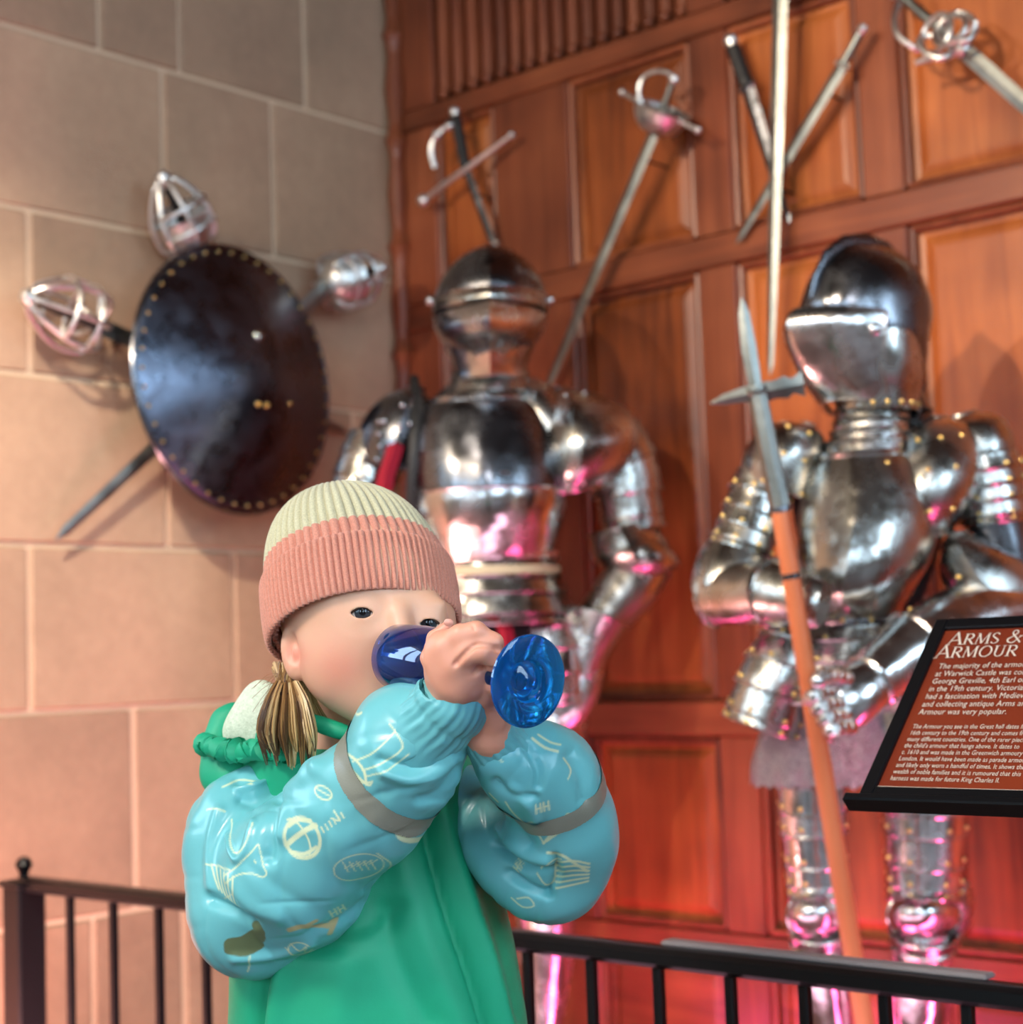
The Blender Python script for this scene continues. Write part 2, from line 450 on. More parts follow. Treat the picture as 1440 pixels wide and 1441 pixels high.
m.box((xl - 0.030, FY - 0.030, 0.0), (xl + 0.030, FY + 0.030, ph), 0.004); m.box((xl - 0.036, FY - 0.036, ph - 0.012), (xl + 0.036, FY + 0.036, ph), 0.003)
m.build('post', M['black_metal'], RA)
fz = F_(34, 1217).z
m = MB(); m.lathe((xl, FY, ph), (0, 0, 1), [(0.018, -0.003), (0.010, 0.004), (0.009, max(0.006, fz - ph - 0.016)), (0.0115, fz - ph - 0.011), (0.017, fz - ph), (0.0115, fz - ph + 0.012), (0, fz - ph + 0.017)], 16)
m.build('finial', M['black_metal'], RA)
for x in (xl, 1.18):
    m = MB(); m.box((x - 0.02, FY - 0.12, 0), (x + 0.02, FY + 0.12, 0.012)); m.box((x - 0.014, FY - 0.014, 0), (x + 0.014, FY + 0.014, rz - 0.01)); m.build('foot', M['black_metal'], RA)

# ------------------------------------------------------------------ plate armour toolkit
def rings_of(D, pts, n=28, ridge=0.0, rw=0.35, yaw=0.0, power=2.0, tan=None, k=5, flare=0.0, back=1.0, sm=True, arc=None):
    q = smooth_path(pts, k) if (sm and len(pts) > 1) else [tuple(p) for p in pts]
    C = [P(p[0], p[1], D + p[2]) for p in q]; s = D / FPX
    out = []; frames = []
    for i, p in enumerate(q):
        t = V(tan) if tan is not None else C[min(i + 1, len(C) - 1)] - C[max(i - 1, 0)]
        t = t.normalized()
        f = -VD(C[i]); f = (f - t * f.dot(t)).normalized(); sd = f.cross(t)
        if sd.dot(RT) < 0: sd = -sd
        if yaw:
            a = math.radians(yaw); f, sd = f * math.cos(a) + sd * math.sin(a), sd * math.cos(a) - f * math.sin(a)
        r = []
        for j in range(n):
            a = 2 * PI * j / n if arc is None else PI / 2 + math.radians(arc[0] + (arc[1] - arc[0]) * j / (n - 1)); c, w = math.cos(a), math.sin(a)
            e = (abs(c) ** power + abs(w) ** power) ** (-1.0 / power)
            da = abs(math.atan2(math.sin(a - PI / 2), math.cos(a - PI / 2)))
            g = 1 + ridge * math.exp(-da / rw) if ridge else 1
            b = p[4] * (back if w < 0 else 1)
            r.append(C[i] + (sd * c * p[3] + f * w * b * g) * s * e)
        out.append(r); frames.append((C[i], t, sd, f))
    return out, frames
def bead(mb, ring, r, n=6): mb.tube(ring, r, n, closed=True)
def plate(parent, name, D, pts, mat, edge=0.0, cap=(False, False), rivets=None, **kw):
    m = MB(); R, fr = rings_of(D, pts, **kw)
    m.loft(R, *cap, closed=kw.get('arc') is None)
    if kw.get('arc') is not None:
        for r in (R[0], R[-1], [q[0] for q in R], [q[-1] for q in R]): m.tube(r, edge, 6)
    elif edge:
        bead(m, R[-1], edge)
        if edge > 0.0035: bead(m, R[0], edge * 0.8)
    o = m.build(name, mat, parent)
    return o, R, fr
def lames(parent, name, D, pts, k, mat, edge=0.0028, flare=0.07, rv=None, **kw):
    q = smooth_path(pts, 12); N = len(q); outs = []
    for i in range(k):
        a = int(i * (N - 1) / k); b = min(N - 1, int((i + 1) * (N - 1) / k) + 2)
        seg = q[a:b + 1]; L = len(seg)
        seg = [(p[0], p[1], p[2], p[3] * (1 + flare * (j / (L - 1)) ** 1.5), p[4] * (1 + flare * (j / (L - 1)) ** 1.5)) for j, p in enumerate(seg)]
        m = MB(); R, fr = rings_of(D, seg, sm=False, **kw)
        m.loft(R); bead(m, R[-1], edge)
        m.build(name, mat, parent)
        if rv is not None:
            for j in (2, 5, 9, 12, 16): rv.append(R[-2][j * len(R[0]) // 28])
    return q
def rivet_part(parent, pts, r, mat, name='rivets'):
    m = MB()
    for p in pts: m.sphere(p, r, 7, 5)
    o = m.build(name, mat, parent); o['kind'] = 'stuff'; return o
def ring_pts(R, js): return [R[j % len(R)] for j in js]
def dome(parent, name, D, c, rx, ry, rz, mat, yaw=0, fan=None, edge=0.003, tilt=0.0):
    """shallow bossed cop: a hemispherical plate facing the viewer side of the limb"""
    C = P(c[0], c[1], D + c[2]); s = D / FPX
    f = -VD(C); sd = RT; a = math.radians(yaw); f, sd = f * math.cos(a) + sd * math.sin(a), sd * math.cos(a) - f * math.sin(a)
    u = UP; b = math.radians(tilt); sd, u = sd * math.cos(b) + u * math.sin(b), u * math.cos(b) - sd * math.sin(b)
    m = MB(); R = []
    for i in range(9):
        t = (PI / 2) * i / 8 * 1.1
        R.append([C + (sd * math.cos(w) * rx * math.sin(t) + u * math.sin(w) * ry * math.sin(t)) * s + f * (rz * math.cos(t) * s) for w in [2 * PI * k / 28 for k in range(28)]])
    m.loft(R, True); bead(m, R[-2], edge)
    m.build(name, mat, parent); return R
def finger_plates(parent, D, pts, r, mat, name='finger_plate'):
    q = smooth_path(pts, 3); s = D / FPX
    m = MB()
    for i in range(len(q) - 1):
        a, b = P(q[i][0], q[i][1], D + q[i][2]), P(q[i + 1][0], q[i + 1][1], D + q[i + 1][2])
        m.tube([a, b + (b - a) * 0.2], [r * s, r * s * 1.12], 10)
    m.sphere(P(q[-1][0], q[-1][1], D + q[-1][2]), r * s * 1.02, 10, 6)
    m.build(name, mat, parent)

# ------------------------------------------------------------------ armour in the corner
D1 = 3.70
b1 = P(692, 1520, D1)
A1 = thing('suit_of_armour', (b1.x, b1.y, 0), 'dark steel suit of armour with hand on hip, standing in the corner behind the child', 'armour')
ST, SB, SD = M['steel'], M['steel_bright'], M['steel_dark']
DN = (0, 0, -1)
# helmet
o, R, fr = plate(A1, 'helmet', D1, [(690, 349, .03, 2, 4), (690, 353, .03, 22, 34), (690, 366, .02, 46, 58), (690, 388, .01, 66, 76), (690, 412, 0, 77, 86), (690, 440, 0, 79, 87), (690, 466, .01, 68, 78), (690, 494, .02, 52, 62), (690, 530, .02, 46, 50)], SD, tan=DN, ridge=0.07, rw=0.12, cap=(True, False), n=40)
hl = o
m = MB()                                     # comb over the skull
cp = [P(690, y, D1 + d) for (y, d) in ((425, -.128), (398, -.112), (370, -.075), (354, -.03), (348, .03), (352, .08), (370, .12))]
m.tube(cp, [.004, .010, .013, .015, .015, .013, .008], 10, flat=0.5, ref=RT); m.build('comb', SD, hl)
o, R, fr = plate(A1, 'visor', D1, [(690, 424, -.012, 80, 88), (690, 433, -.014, 81, 92), (690, 441, -.016, 80, 92)], ST, tan=DN, ridge=0.12, rw=0.3, edge=.004, n=40)
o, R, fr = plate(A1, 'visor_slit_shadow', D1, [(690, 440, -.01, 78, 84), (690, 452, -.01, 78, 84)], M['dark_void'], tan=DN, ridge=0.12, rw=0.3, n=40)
o.name = 'eye_slit_shade'  # dark inner band stands for the shade inside the slit
o, R, fr = plate(A1, 'face_plate', D1, [(690, 450, -.016, 80, 98), (690, 462, -.018, 77, 108), (690, 476, -.022, 70, 112), (690, 490, -.022, 57, 106), (690, 504, -.016, 45, 90), (690, 512, -.012, 40, 82)], SB, tan=DN, ridge=0.36, rw=0.32, edge=.003, n=40)
m = MB()                                     # breaths (slots) on the viewer-right side
for i in range(5):
    a = P(712 + i * 8, 470 + i * 2, D1 - .178 + i * .013); bb = P(712 + i * 8, 484 + i * 1, D1 - .178 + i * .013)
    m.tube([a, bb], 0.003, 6)
m.build('breaths', M['dark_void'], o)
o, R, fr = plate(A1, 'bevor', D1, [(690, 488, -.004, 64, 84), (690, 506, -.008, 55, 82), (690, 528, -.008, 50, 72), (690, 540, -.008, 52, 68)], SB, tan=DN, ridge=0.20, rw=0.35, edge=.003, n=40)
for i, (y, ra, rb) in enumerate(((530, 57, 62), (541, 60, 67), (551, 65, 74))):
    plate(A1, 'gorget_lame', D1, [(690, y - 7, .0, ra * .95, rb * .93), (690, y + 8, -.004, ra, rb)], ST, tan=DN, edge=.003, n=36)
m = MB()
for x in (606, 774):
    c = P(x, 423, D1 + .005); mm = MB(); mm.sphere(c, .012, 10, 6); mm.build('pivot', SB, hl)
# torso
o, R, fr = plate(A1, 'padding', D1, [(690, 545, .03, 66, 60), (690, 600, .03, 112, 80), (690, 700, .03, 100, 84), (690, 800, .03, 82, 74)], M['dark_void'], tan=DN, n=24)
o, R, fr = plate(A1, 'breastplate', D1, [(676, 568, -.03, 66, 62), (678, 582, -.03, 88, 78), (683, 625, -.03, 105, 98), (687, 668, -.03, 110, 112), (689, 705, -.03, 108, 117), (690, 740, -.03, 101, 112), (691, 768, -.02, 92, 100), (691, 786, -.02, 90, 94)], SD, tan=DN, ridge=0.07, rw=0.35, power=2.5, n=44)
o2 = o
m = MB()
bead(m, R[0], .008, 8); m.build('rolled_edge', SB, o2)
m = MB()                                     # raised band across the breast
q = [P(690 + 110 * math.sin(a) * .97, 672 - 7 * math.cos(a * 2), D1 - .03 - 113 * D1 / FPX * math.cos(a) * 1.02) for a in [(-1.1 + 2.2 * i / 20) for i in range(21)]]
m.tube(q, .007, 8); m.build('breast_band', ST, o2)
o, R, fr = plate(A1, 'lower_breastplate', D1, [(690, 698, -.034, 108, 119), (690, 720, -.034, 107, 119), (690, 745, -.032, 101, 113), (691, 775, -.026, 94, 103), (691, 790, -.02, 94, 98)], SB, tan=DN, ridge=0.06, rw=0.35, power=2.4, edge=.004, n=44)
o, R, fr = plate(A1, 'waist_belt', D1, [(691, 781, -.02, 95, 101), (691, 793, -.02, 95, 101)], M['tan_leather'], tan=DN, n=36, power=2.4)
lames(A1, 'fauld_lame', D1, [(691, 792, -.02, 90, 96), (693, 830, -.02, 98, 102), (695, 880, -.02, 112, 108)], 4, ST, tan=DN, power=2.3, n=36)
o, R, fr = plate(A1, 'hip_belt', D1, [(693, 801, -.024, 95, 104), (693, 813, -.024, 97, 106)], M['cream_leather'], tan=DN, n=36, power=2.3)
m = MB(); q = smooth_path([(655, 862, -.17, 1, 1), (690, 866, -.185, 1, 1), (712, 880, -.18, 1, 1), (716, 910, -.17, 1, 1), (712, 960, -.16, 1, 1)], 5)
Rr = [[P(x[0] + dx, x[1], D1 + x[2] + dz) for dx, dz in ((-14, 0), (-4, -.012), (8, .0), (2, .012))] for x in q]
m.loft(Rr, True, True); m.build('cloth_lining', M['red_cloth'], A1)
m = MB()
Rr, _ = rings_of(D1, [(692, 868, -.02, 98, 86), (692, 905, -.02, 102, 88), (690, 960, 0, 100, 84)], tan=DN, n=28); m.loft(Rr); m.build('padding', M['dark_void'], A1)
for sx in (-1, 1):
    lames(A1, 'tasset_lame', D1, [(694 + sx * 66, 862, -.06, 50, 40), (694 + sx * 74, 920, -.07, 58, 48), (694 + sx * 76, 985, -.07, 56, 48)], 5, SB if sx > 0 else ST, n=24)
    # legs
    xk = 694 + sx * 76
    q = lames(A1, 'thigh_plate', D1, [(694 + sx * 70, 960, 0, 62, 60), (694 + sx * 76, 1060, 0, 58, 58), (xk, 1180, 0, 48, 50)], 4, SB, n=24, flare=.03)
    dome(A1, 'knee_cop', D1, (xk, 1215, -.03), 46, 44, 60, SB)
    plate(A1, 'greave', D1, [(xk, 1175, 0, 46, 48), (xk, 1215, .0, 43, 46), (xk - sx * 2, 1260, 0, 40, 40), (xk - sx * 1, 1320, .01, 41, 43), (xk - sx * 2, 1400, .01, 31, 33), (xk - sx * 4, 1475, 0, 23, 27), (xk - sx * 4, 1500, 0, 26, 32)], SB, edge=.003, n=24)
    m = MB(); Rr, _ = rings_of(D1, [(xk, 1488, .02, 24, 30), (xk, 1500, 0, 28, 50), (xk, 1512, -.03, 30, 70), (xk, 1527, -.04, 31, 80)], tan=DN, n=20); m.loft(Rr, True, True); m.build('sabaton', ST, A1)
# viewer-right arm, hand on hip
o, R, fr = plate(A1, 'shoulder_lame', D1, [(742, 548, .0, 20, 34), (752, 566, -.01, 34, 54), (764, 588, -.02, 40, 64), (778, 606, -.02, 46, 70)], ST, edge=.004, n=28)
o, R, fr = plate(A1, 'pauldron', D1, [(786, 548, .02, 12, 24), (800, 564, .0, 48, 56), (814, 592, -.014, 74, 80), (820, 628, -.018, 82, 92), (816, 664, -.016, 74, 86), (808, 690, -.012, 56, 70)], ST, tan=(RT * .15 - UP), edge=.006, cap=(True, False), n=36, ridge=.12, rw=.4)
rv1 = ring_pts(R[-3], (6, 8, 10, 12, 14)) + ring_pts(R[4], (5, 9, 13))
lames(A1, 'arm_lame', D1, [(852, 612, .0, 52, 52), (876, 660, 0, 49, 50), (886, 710, 0, 44, 48), (892, 745, -.0, 42, 46)], 4, ST, n=24)
plate(A1, 'couter_plate', D1, [(872, 742, -.0, 46, 50), (884, 768, -.01, 52, 58), (898, 792, -.01, 50, 54), (903, 806, 0, 40, 46)], ST, tan=(RT * .3 - UP), edge=.005, n=28, ridge=.15)
o, R, fr = plate(A1, 'elbow_wing', D1, [(858, 768, -.02, 8, 14), (880, 776, -.03, 26, 44), (910, 784, -.03, 32, 50), (938, 790, -.02, 18, 30), (954, 793, -.01, 3, 6)], ST, n=24, cap=(True, True))
plate(A1, 'vambrace', D1, [(905, 792, -.0, 42, 44), (888, 820, -.02, 42, 44), (862, 852, -.04, 38, 40), (840, 880, -.06, 33, 36)], ST, edge=.004, n=26)
plate(A1, 'gauntlet_cuff', D1, [(822, 948, -.07, 26, 30), (826, 920, -.07, 30, 33), (834, 894, -.065, 36, 38), (843, 868, -.06, 44, 46)], SB, edge=.004, n=26, ridge=.12)
plate(A1, 'gauntlet_hand', D1, [(824, 935, -.075, 28, 26), (812, 965, -.085, 34, 24), (796, 992, -.09, 34, 22), (782, 1008, -.09, 28, 18)], SB, cap=(False, True), edge=.003, n=20)
for i in range(4): finger_plates(A1, D1, [(806 - i * 11, 985 + i * 6, -.10), (796 - i * 11, 1012 + i * 5, -.105), (784 - i * 10, 1034 + i * 3, -.09)], 9, SB)
# viewer-left arm
o, R, fr = plate(A1, 'pauldron', D1, [(588, 546, .03, 10, 20), (578, 562, .01, 34, 50), (566, 588, .0, 48, 66), (556, 622, .0, 54, 72), (548, 656, .0, 52, 68)], SD, tan=(-RT * .2 - UP), edge=.005, cap=(True, False), n=32, ridge=.1)
rv1 += ring_pts(R[-2], (4, 6, 8, 10, 12)) + ring_pts(R[-9], (5, 8, 11))
lames(A1, 'arm_lame', D1, [(535, 620, 0, 44, 48), (516, 670, -.01, 44, 48), (500, 724, -.02, 42, 46)], 4, ST, n=24)
plate(A1, 'couter_plate', D1, [(500, 718, -.02, 46, 50), (492, 746, -.03, 52, 56), (488, 772, -.03, 46, 50)], ST, tan=DN, edge=.005, n=28)
plate(A1, 'vambrace', D1, [(488, 765, -.03, 40, 42), (520, 800, -.07, 38, 40), (556, 838, -.10, 32, 34)], ST, edge=.004, n=24)
plate(A1, 'gauntlet_cuff', D1, [(548, 828, -.10, 40, 42), (566, 850, -.11, 32, 34), (580, 866, -.115, 27, 30)], SB, edge=.004, n=24)
plate(A1, 'gauntlet_hand', D1, [(574, 860, -.11, 28, 26), (592, 882, -.115, 32, 24), (606, 902, -.11, 26, 18)], SB, cap=(False, True), n=20)
m = MB(); m.tube([P(583, 530, D1 + .0), P(588, 580, D1 - .10), P(584, 650, D1 - .13), P(580, 735, D1 - .11), P(584, 820, D1 - .06)], [.010, .016, .017, .016, .010], 10, flat=.5); m.build('black_strap', M['black_leather'], A1)
m = MB(); Rr = [[P(x + dx, y + dy, D1 + d) for dx, dy, d in ((-12, 0, -.12), (0, -6, -.145), (12, 0, -.13), (2, 6, -.10))] for x, y in ((556, 628), (552, 644), (544, 668), (540, 690))]
m.loft(Rr, True, True); m.build('cloth_lining', M['red_cloth'], A1)
rivet_part(A1, rv1 + [P(x, y, D1 - .12) for x, y in ((566, 570), (576, 596), (540, 592), (532, 610), (534, 628), (600, 600))], .0055, SB)

# ------------------------------------------------------------------ armour with the halberd
D2 = 3.07
b2_ = P(1228, 1620, D2)
A2 = thing('suit_of_armour', (b2_.x, b2_.y, 0), 'riveted steel suit of armour with turned helmet, gripping the halberd', 'armour')
YW = -52
hel, R, fr = plate(A2, 'helmet', D2, [(1222, 343, .0, 2, 6), (1221, 348, 0, 16, 40), (1220, 362, .0, 38, 62), (1219, 385, 0, 60, 82), (1219, 415, 0, 74, 95), (1219, 445, 0, 80, 100), (1222, 480, .0, 80, 88), (1228, 520, .01, 74, 76), (1232, 552, .02, 64, 64), (1234, 575, .02, 54, 54)], SD, tan=DN, yaw=YW, ridge=.03, rw=.1, cap=(True, False), n=44)
fv = (-VD(P(1219, 440, D2)) * math.cos(math.radians(-YW)) - RT * math.sin(math.radians(-YW)))
fv.z = 0; fv.normalize()
def H2(fwd, py, side=0.0):                    # a point in the helmet's own frame: forward px, height px
    s = D2 / FPX; c = P(1219, py, D2); sv = fv.cross(V((0, 0, 1)))
    return c + fv * (fwd * s) + sv * (side * s)
m = MB()
m.tube([H2(104, 428), H2(94, 398), H2(74, 368), H2(40, 347), H2(0, 340), H2(-40, 347), H2(-76, 372), H2(-96, 410), H2(-98, 440)], [.003, .009, .013, .016, .017, .016, .013, .009, .003], 10, flat=.4, ref=fv.cross(V((0, 0, 1)))); m.build('comb', SD, hel)
vis, R, fr = plate(A2, 'visor', D2, [(1219, 462, -.0, 84, 108), (1218, 474, -.0, 86, 117), (1217, 488, -.0, 86, 119), (1217, 512, -.0, 83, 110), (1219, 542, 0, 76, 96), (1224, 566, .0, 68, 82), (1228, 580, .0, 62, 72)], SB, tan=V((0, 0, -1)) + fv * .16, yaw=YW, ridge=.13, rw=.45, edge=.003, n=41, arc=(-74, 74))
m = MB(); s = D2 / FPX
for i in range(3):
    ring = R[1 + i]; m.tube([ring[j] + (ring[j] - fr[1][0]).normalized() * .002 for j in range(8, 33)], .0022, 6)
m.build('eye_slit_shade', M['dark_void'], vis)  # dark beads on the visor drawn as the shade of its slits
chk, R, fr = plate(A2, 'cheek_plate', D2, [(1230, 478, -.0, 66, 84), (1232, 505, -.002, 66, 84), (1234, 535, -.002, 63, 78), (1235, 560, 0, 58, 70), (1235, 582, 0, 58, 66)], ST, tan=DN, yaw=4, edge=.003, n=36)
rv2 = ring_pts(R[-3], (2, 4, 6, 8, 10)) + [P(1297, 433, D2 - .02), P(1284, 425, D2 - .06), P(1292, 485, D2 - .03), P(1290, 510, D2 - .03), P(1282, 530, D2 - .07)]
dome(A2, 'pivot', D2, (1232, 462, -.115), 9, 9, 6, SB, edge=.001)
for i, (y, ra, rb) in enumerate(((592, 53, 56), (608, 54, 58), (624, 57, 62), (642, 66, 74))):
    plate(A2, 'gorget_lame', D2, [(1228 - i * 2, y - 16, .0, ra * .97, rb * .95), (1227 - i * 2, y + 4, -.004, ra, rb)], SB if i else ST, tan=DN, edge=.004, n=36)
for i in range(3): plate(A2, 'neck_guard', D2, [(1268 + i * 6, 556 + i * 18, .06, 34, 40), (1272 + i * 7, 580 + i * 18, .05, 40, 46)], SD, tan=DN, edge=.003, n=20)
plate(A2, 'padding', D2, [(1225, 620, .03, 66, 60), (1228, 680, .03, 112, 86), (1222, 780, .03, 98, 84), (1200, 880, .03, 86, 76)], M['dark_void'], tan=DN, n=24)
bp, R, fr = plate(A2, 'breastplate', D2, [(1216, 646, -.02, 60, 72), (1218, 656, -.02, 76, 80), (1222, 690, -.025, 90, 98), (1222, 740, -.03, 96, 116), (1217, 790, -.035, 90, 126), (1208, 830, -.035, 78, 124), (1203, 860, -.03, 68, 108), (1202, 876, -.02, 68, 92)], ST, tan=DN, yaw=-8, ridge=.13, rw=.4, power=2.2, n=48)
m = MB(); bead(m, R[0], .008, 8); m.build('rolled_edge', SB, bp)
m = MB(); bead(m, R[-1], .006, 8); m.build('waist_band', SD, bp)
rv2 += ring_pts(R[-2], range(4, 44, 4)) + ring_pts(R[6], (8, 40, 44))
lames(A2, 'fauld_lame', D2, [(1200, 870, -.02, 70, 88), (1186, 920, -.02, 88, 96), (1176, 985, -.02, 104, 104)], 4, ST, tan=DN, n=36, ridge=.05, rv=rv2)
lames(A2, 'tasset_lame', D2, [(1120, 880, -.05, 34, 36), (1096, 945, -.07, 48, 46), (1070, 1022, -.07, 50, 46)], 5, ST, n=26, rv=rv2, ridge=.1)
lames(A2, 'tasset_lame', D2, [(1256, 900, -.05, 40, 40), (1270, 965, -.07, 52, 50), (1280, 1035, -.07, 54, 50)], 5, SB, n=26, rv=rv2, ridge=.1)
# mail skirt
t = NT('iron_mail'); vo = t.n('TexVoronoi'); vo.inputs['Scale'].default_value = 330; t.l(t.coord((1, 1, 1)), vo.inputs['Vector'])
t.l(t.ramp(vo.outputs['Distance'], [(0.15, (0.10, 0.09, 0.09, 1)), (0.5, (0.42, 0.40, 0.41, 1))]), t.b.inputs['Base Color']); t.set(Metallic=0.9, Roughness=0.42); t.bump(vo.outputs['Distance'], 0.9, 0.004)
M['mail'] = t.m
m = MB(); Rr, _ = rings_of(D2, [(1185, 980, 0, 104, 90), (1186, 1030, 0, 116, 96), (1186, 1070, 0, 126, 98), (1190, 1098, 0, 130, 98)], tan=DN, n=72)
for i, r in enumerate(Rr):
    c = sum(r, V((0, 0, 0))) / len(r)
    for j in range(72): r[j] = c + (r[j] - c) * (1 + .035 * (i / len(Rr)) * math.sin(j * 1.05)) + V((0, 0, -.008 * (j % 2) * (i == len(Rr) - 1)))
m.loft(Rr); m.build('mail_skirt', M['mail'], A2)
# legs
for (xt, xk, xf, w) in ((1142, 1150, 1172, 46), (1300, 1301, 1288, 58)):
    q = lames(A2, 'thigh_plate', D2, [(xt, 1040, 0, w + 4, w + 4), (xt + 2, 1140, 0, w, w + 2), (xk, 1255, 0, w * .86, w)], 7, SB, n=26, flare=.035, edge=.003, rv=rv2)
    dome(A2, 'knee_cop', D2, (xk, 1288, -.02), w * .9, 36, w * 1.25, SB)
    plate(A2, 'knee_lame', D2, [(xk, 1252, 0, w * .86, w), (xk, 1268, -.005, w * .9, w * 1.1)], SB, edge=.004, n=24)
    plate(A2, 'knee_lame', D2, [(xk, 1308, -.005, w * .85, w * 1.05), (xk, 1326, 0, w * .8, w * .95)], ST, edge=.004, n=24)
    plate(A2, 'greave', D2, [(xk, 1280, .02, w * .78, w * .8), (xk + (xf - xk) * .2, 1340, .01, w * .76, w * .86), (xk + (xf - xk) * .5, 1400, .02, w * .78, w * .9), (xf, 1480, .02, w * .62, w * .7), (xf, 1560, .01, w * .46, w * .55), (xf, 1592, 0, w * .5, w * .65)], SB, edge=.003, n=26, ridge=.08)
    m = MB(); Rr, _ = rings_of(D2, [(xf, 1575, .02, 28, 36), (xf, 1590, 0, 34, 60), (xf, 1605, -.04, 37, 88), (xf, 1622, -.05, 38, 100)], tan=DN, n=20); m.loft(Rr, True, True); m.build('sabaton', ST, A2)
dome(A2, 'knee_wing', D2, (1350, 1272, .0), 24, 42, 20, ST, yaw=50)
# viewer-left arm
o, R, fr = plate(A2, 'pauldron', D2, [(1138, 598, .02, 10, 20), (1126, 606, .01, 36, 50), (1108, 630, .0, 50, 64), (1096, 664, .0, 54, 68), (1092, 690, 0, 50, 62)], ST, tan=(-RT * .35 - UP), edge=.004, cap=(True, False), n=32, ridge=.05)
rv2 += ring_pts(R[-2], (4, 7, 10, 13)) + ring_pts(R[-9], (5, 8, 11)) + ring_pts(R[6], (6, 10))
lames(A2, 'arm_lame', D2, [(1078, 672, 0, 42, 46), (1058, 730, -.01, 42, 46), (1040, 778, -.02, 42, 46)], 5, ST, n=24, rv=rv2)
plate(A2, 'couter_plate', D2, [(1044, 770, -.02, 44, 48), (1032, 800, -.03, 52, 56), (1020, 835, -.04, 50, 54), (1012, 856, -.04, 36, 40)], ST, tan=(-RT * .4 - UP), edge=.005, cap=(False, True), n=28)
plate(A2, 'vambrace', D2, [(1006, 838, -.04, 42, 40), (1044, 836, -.09, 44, 42), (1090, 832, -.16, 38, 38), (1116, 836, -.20, 32, 34)], ST, edge=.005, cap=(True, False), n=26)
plate(A2, 'gauntlet_cuff', D2, [(1092, 834, -.17, 46, 44), (1116, 838, -.205, 38, 36), (1132, 842, -.225, 30, 30)], ST, edge=.004, n=24)
plate(A2, 'gauntlet_hand', D2, [(1122, 840, -.215, 32, 30), (1142, 846, -.24, 36, 26), (1160, 850, -.255, 30, 20)], ST, cap=(False, True), n=20)
# viewer-right arm, forearm across the body, hand on the shaft
o, R, fr = plate(A2, 'pauldron', D2, [(1318, 588, .03, 14, 26), (1316, 600, .01, 46, 56), (1312, 632, -.01, 66, 78), (1306, 668, -.02, 74, 88), (1300, 704, -.025, 70, 86), (1296, 738, -.025, 52, 70), (1296, 752, -.02, 44, 60)], ST, tan=(RT * .1 - UP), edge=.005, cap=(True, False), n=36, ridge=.06)
rv2 += ring_pts(R[8], (5, 8, 11, 14)) + ring_pts(R[14], (6, 9, 12, 15)) + ring_pts(R[22], (5, 8, 10, 12))
plate(A2, 'shoulder_cap', D2, [(1352, 584, .03, 20, 24), (1362, 600, .02, 48, 50), (1376, 632, .01, 52, 54), (1384, 655, .01, 48, 50)], ST, tan=(RT * .3 - UP), cap=(True, False), edge=.004, n=28)
lames(A2, 'arm_lame', D2, [(1384, 640, -.0, 47, 50), (1392, 685, 0, 47, 50), (1398, 732, 0, 45, 48)], 5, ST, n=26, edge=.0045, flare=.09, rv=rv2)
plate(A2, 'upper_arm', D2, [(1398, 725, 0, 42, 46), (1408, 770, -.0, 43, 46), (1414, 812, 0, 44, 46)], SD, n=24)
plate(A2, 'couter_plate', D2, [(1352, 770, -.03, 26, 40), (1366, 796, -.05, 46, 52), (1392, 826, -.05, 56, 56), (1428, 850, -.03, 52, 52), (1456, 862, -.0, 36, 40)], ST, edge=.005, cap=(True, True), n=28, ridge=.12)
rv2 += [P(x, y, D2 - .13) for x, y in ((1350, 812), (1366, 832), (1384, 850), (1300, 855), (1282, 858))]
plate(A2, 'vambrace', D2, [(1440, 860, -.04, 50, 50), (1390, 868, -.08, 54, 54), (1330, 892, -.13, 54, 52), (1270, 930, -.19, 44, 44), (1232, 955, -.23, 37, 38)], SB, edge=.004, cap=(True, False), n=30, ridge=.06)
plate(A2, 'gauntlet_cuff', D2, [(1290, 912, -.19, 52, 50), (1256, 936, -.215, 44, 44), (1222, 962, -.245, 38, 38)], SB, edge=.005, n=28, ridge=.06)
plate(A2, 'gauntlet_hand', D2, [(1232, 955, -.24, 36, 36), (1204, 975, -.265, 40, 34), (1178, 992, -.28, 40, 28), (1162, 1000, -.285, 28, 18)], SB, cap=(False, True), edge=.003, n=24)
for i in range(4): finger_plates(A2, D2, [(1172 + i * 9, 972 + i * 17, -.31), (1152 + i * 8, 976 + i * 16, -.335), (1142 + i * 8, 984 + i * 15, -.31), (1144 + i * 8, 992 + i * 14, -.27)], 10.5, SB)
finger_plates(A2, D2, [(1192, 955, -.30), (1168, 950, -.325), (1152, 958, -.335)], 12, SB, 'thumb_plate')
rivet_part(A2, rv2, .0048, M['brass'])

# ------------------------------------------------------------------ halberd
DH = D2 - .30
hb = P(1215 + 0.165 * 260, 1441 + 250, DH - .02)
HB = thing('halberd', (hb.x, hb.y, 0), 'halberd with orange wooden shaft and steel spear head, held by the armour', 'halberd')
def hp(y): # shaft centre line, px
    return 1097 + (y - 710) * (1217 - 1097) / (1441 - 710)
foot = None
top = P(hp(710), 710, DH); low = P(hp(1441), 1441, DH - .01)
dr = (low - top).normalized(); foot = top + dr * ((top.z - 0.0) / -dr.z)
m = MB(); m.tube([top - dr * .03, top, top + (foot - top) * .5, foot], [.0150, .0155, .0165, .0160], 16); m.build('shaft', M['shaft'], HB)
m = MB()
m.tube([P(1065, 548, DH), P(1075, 600, DH), P(1098, 714, DH)], [.016, .017, .0185], 8, flat=1.0); m.build('socket', M['blade'], HB)
m = MB()                                     # spear blade: flat diamond section
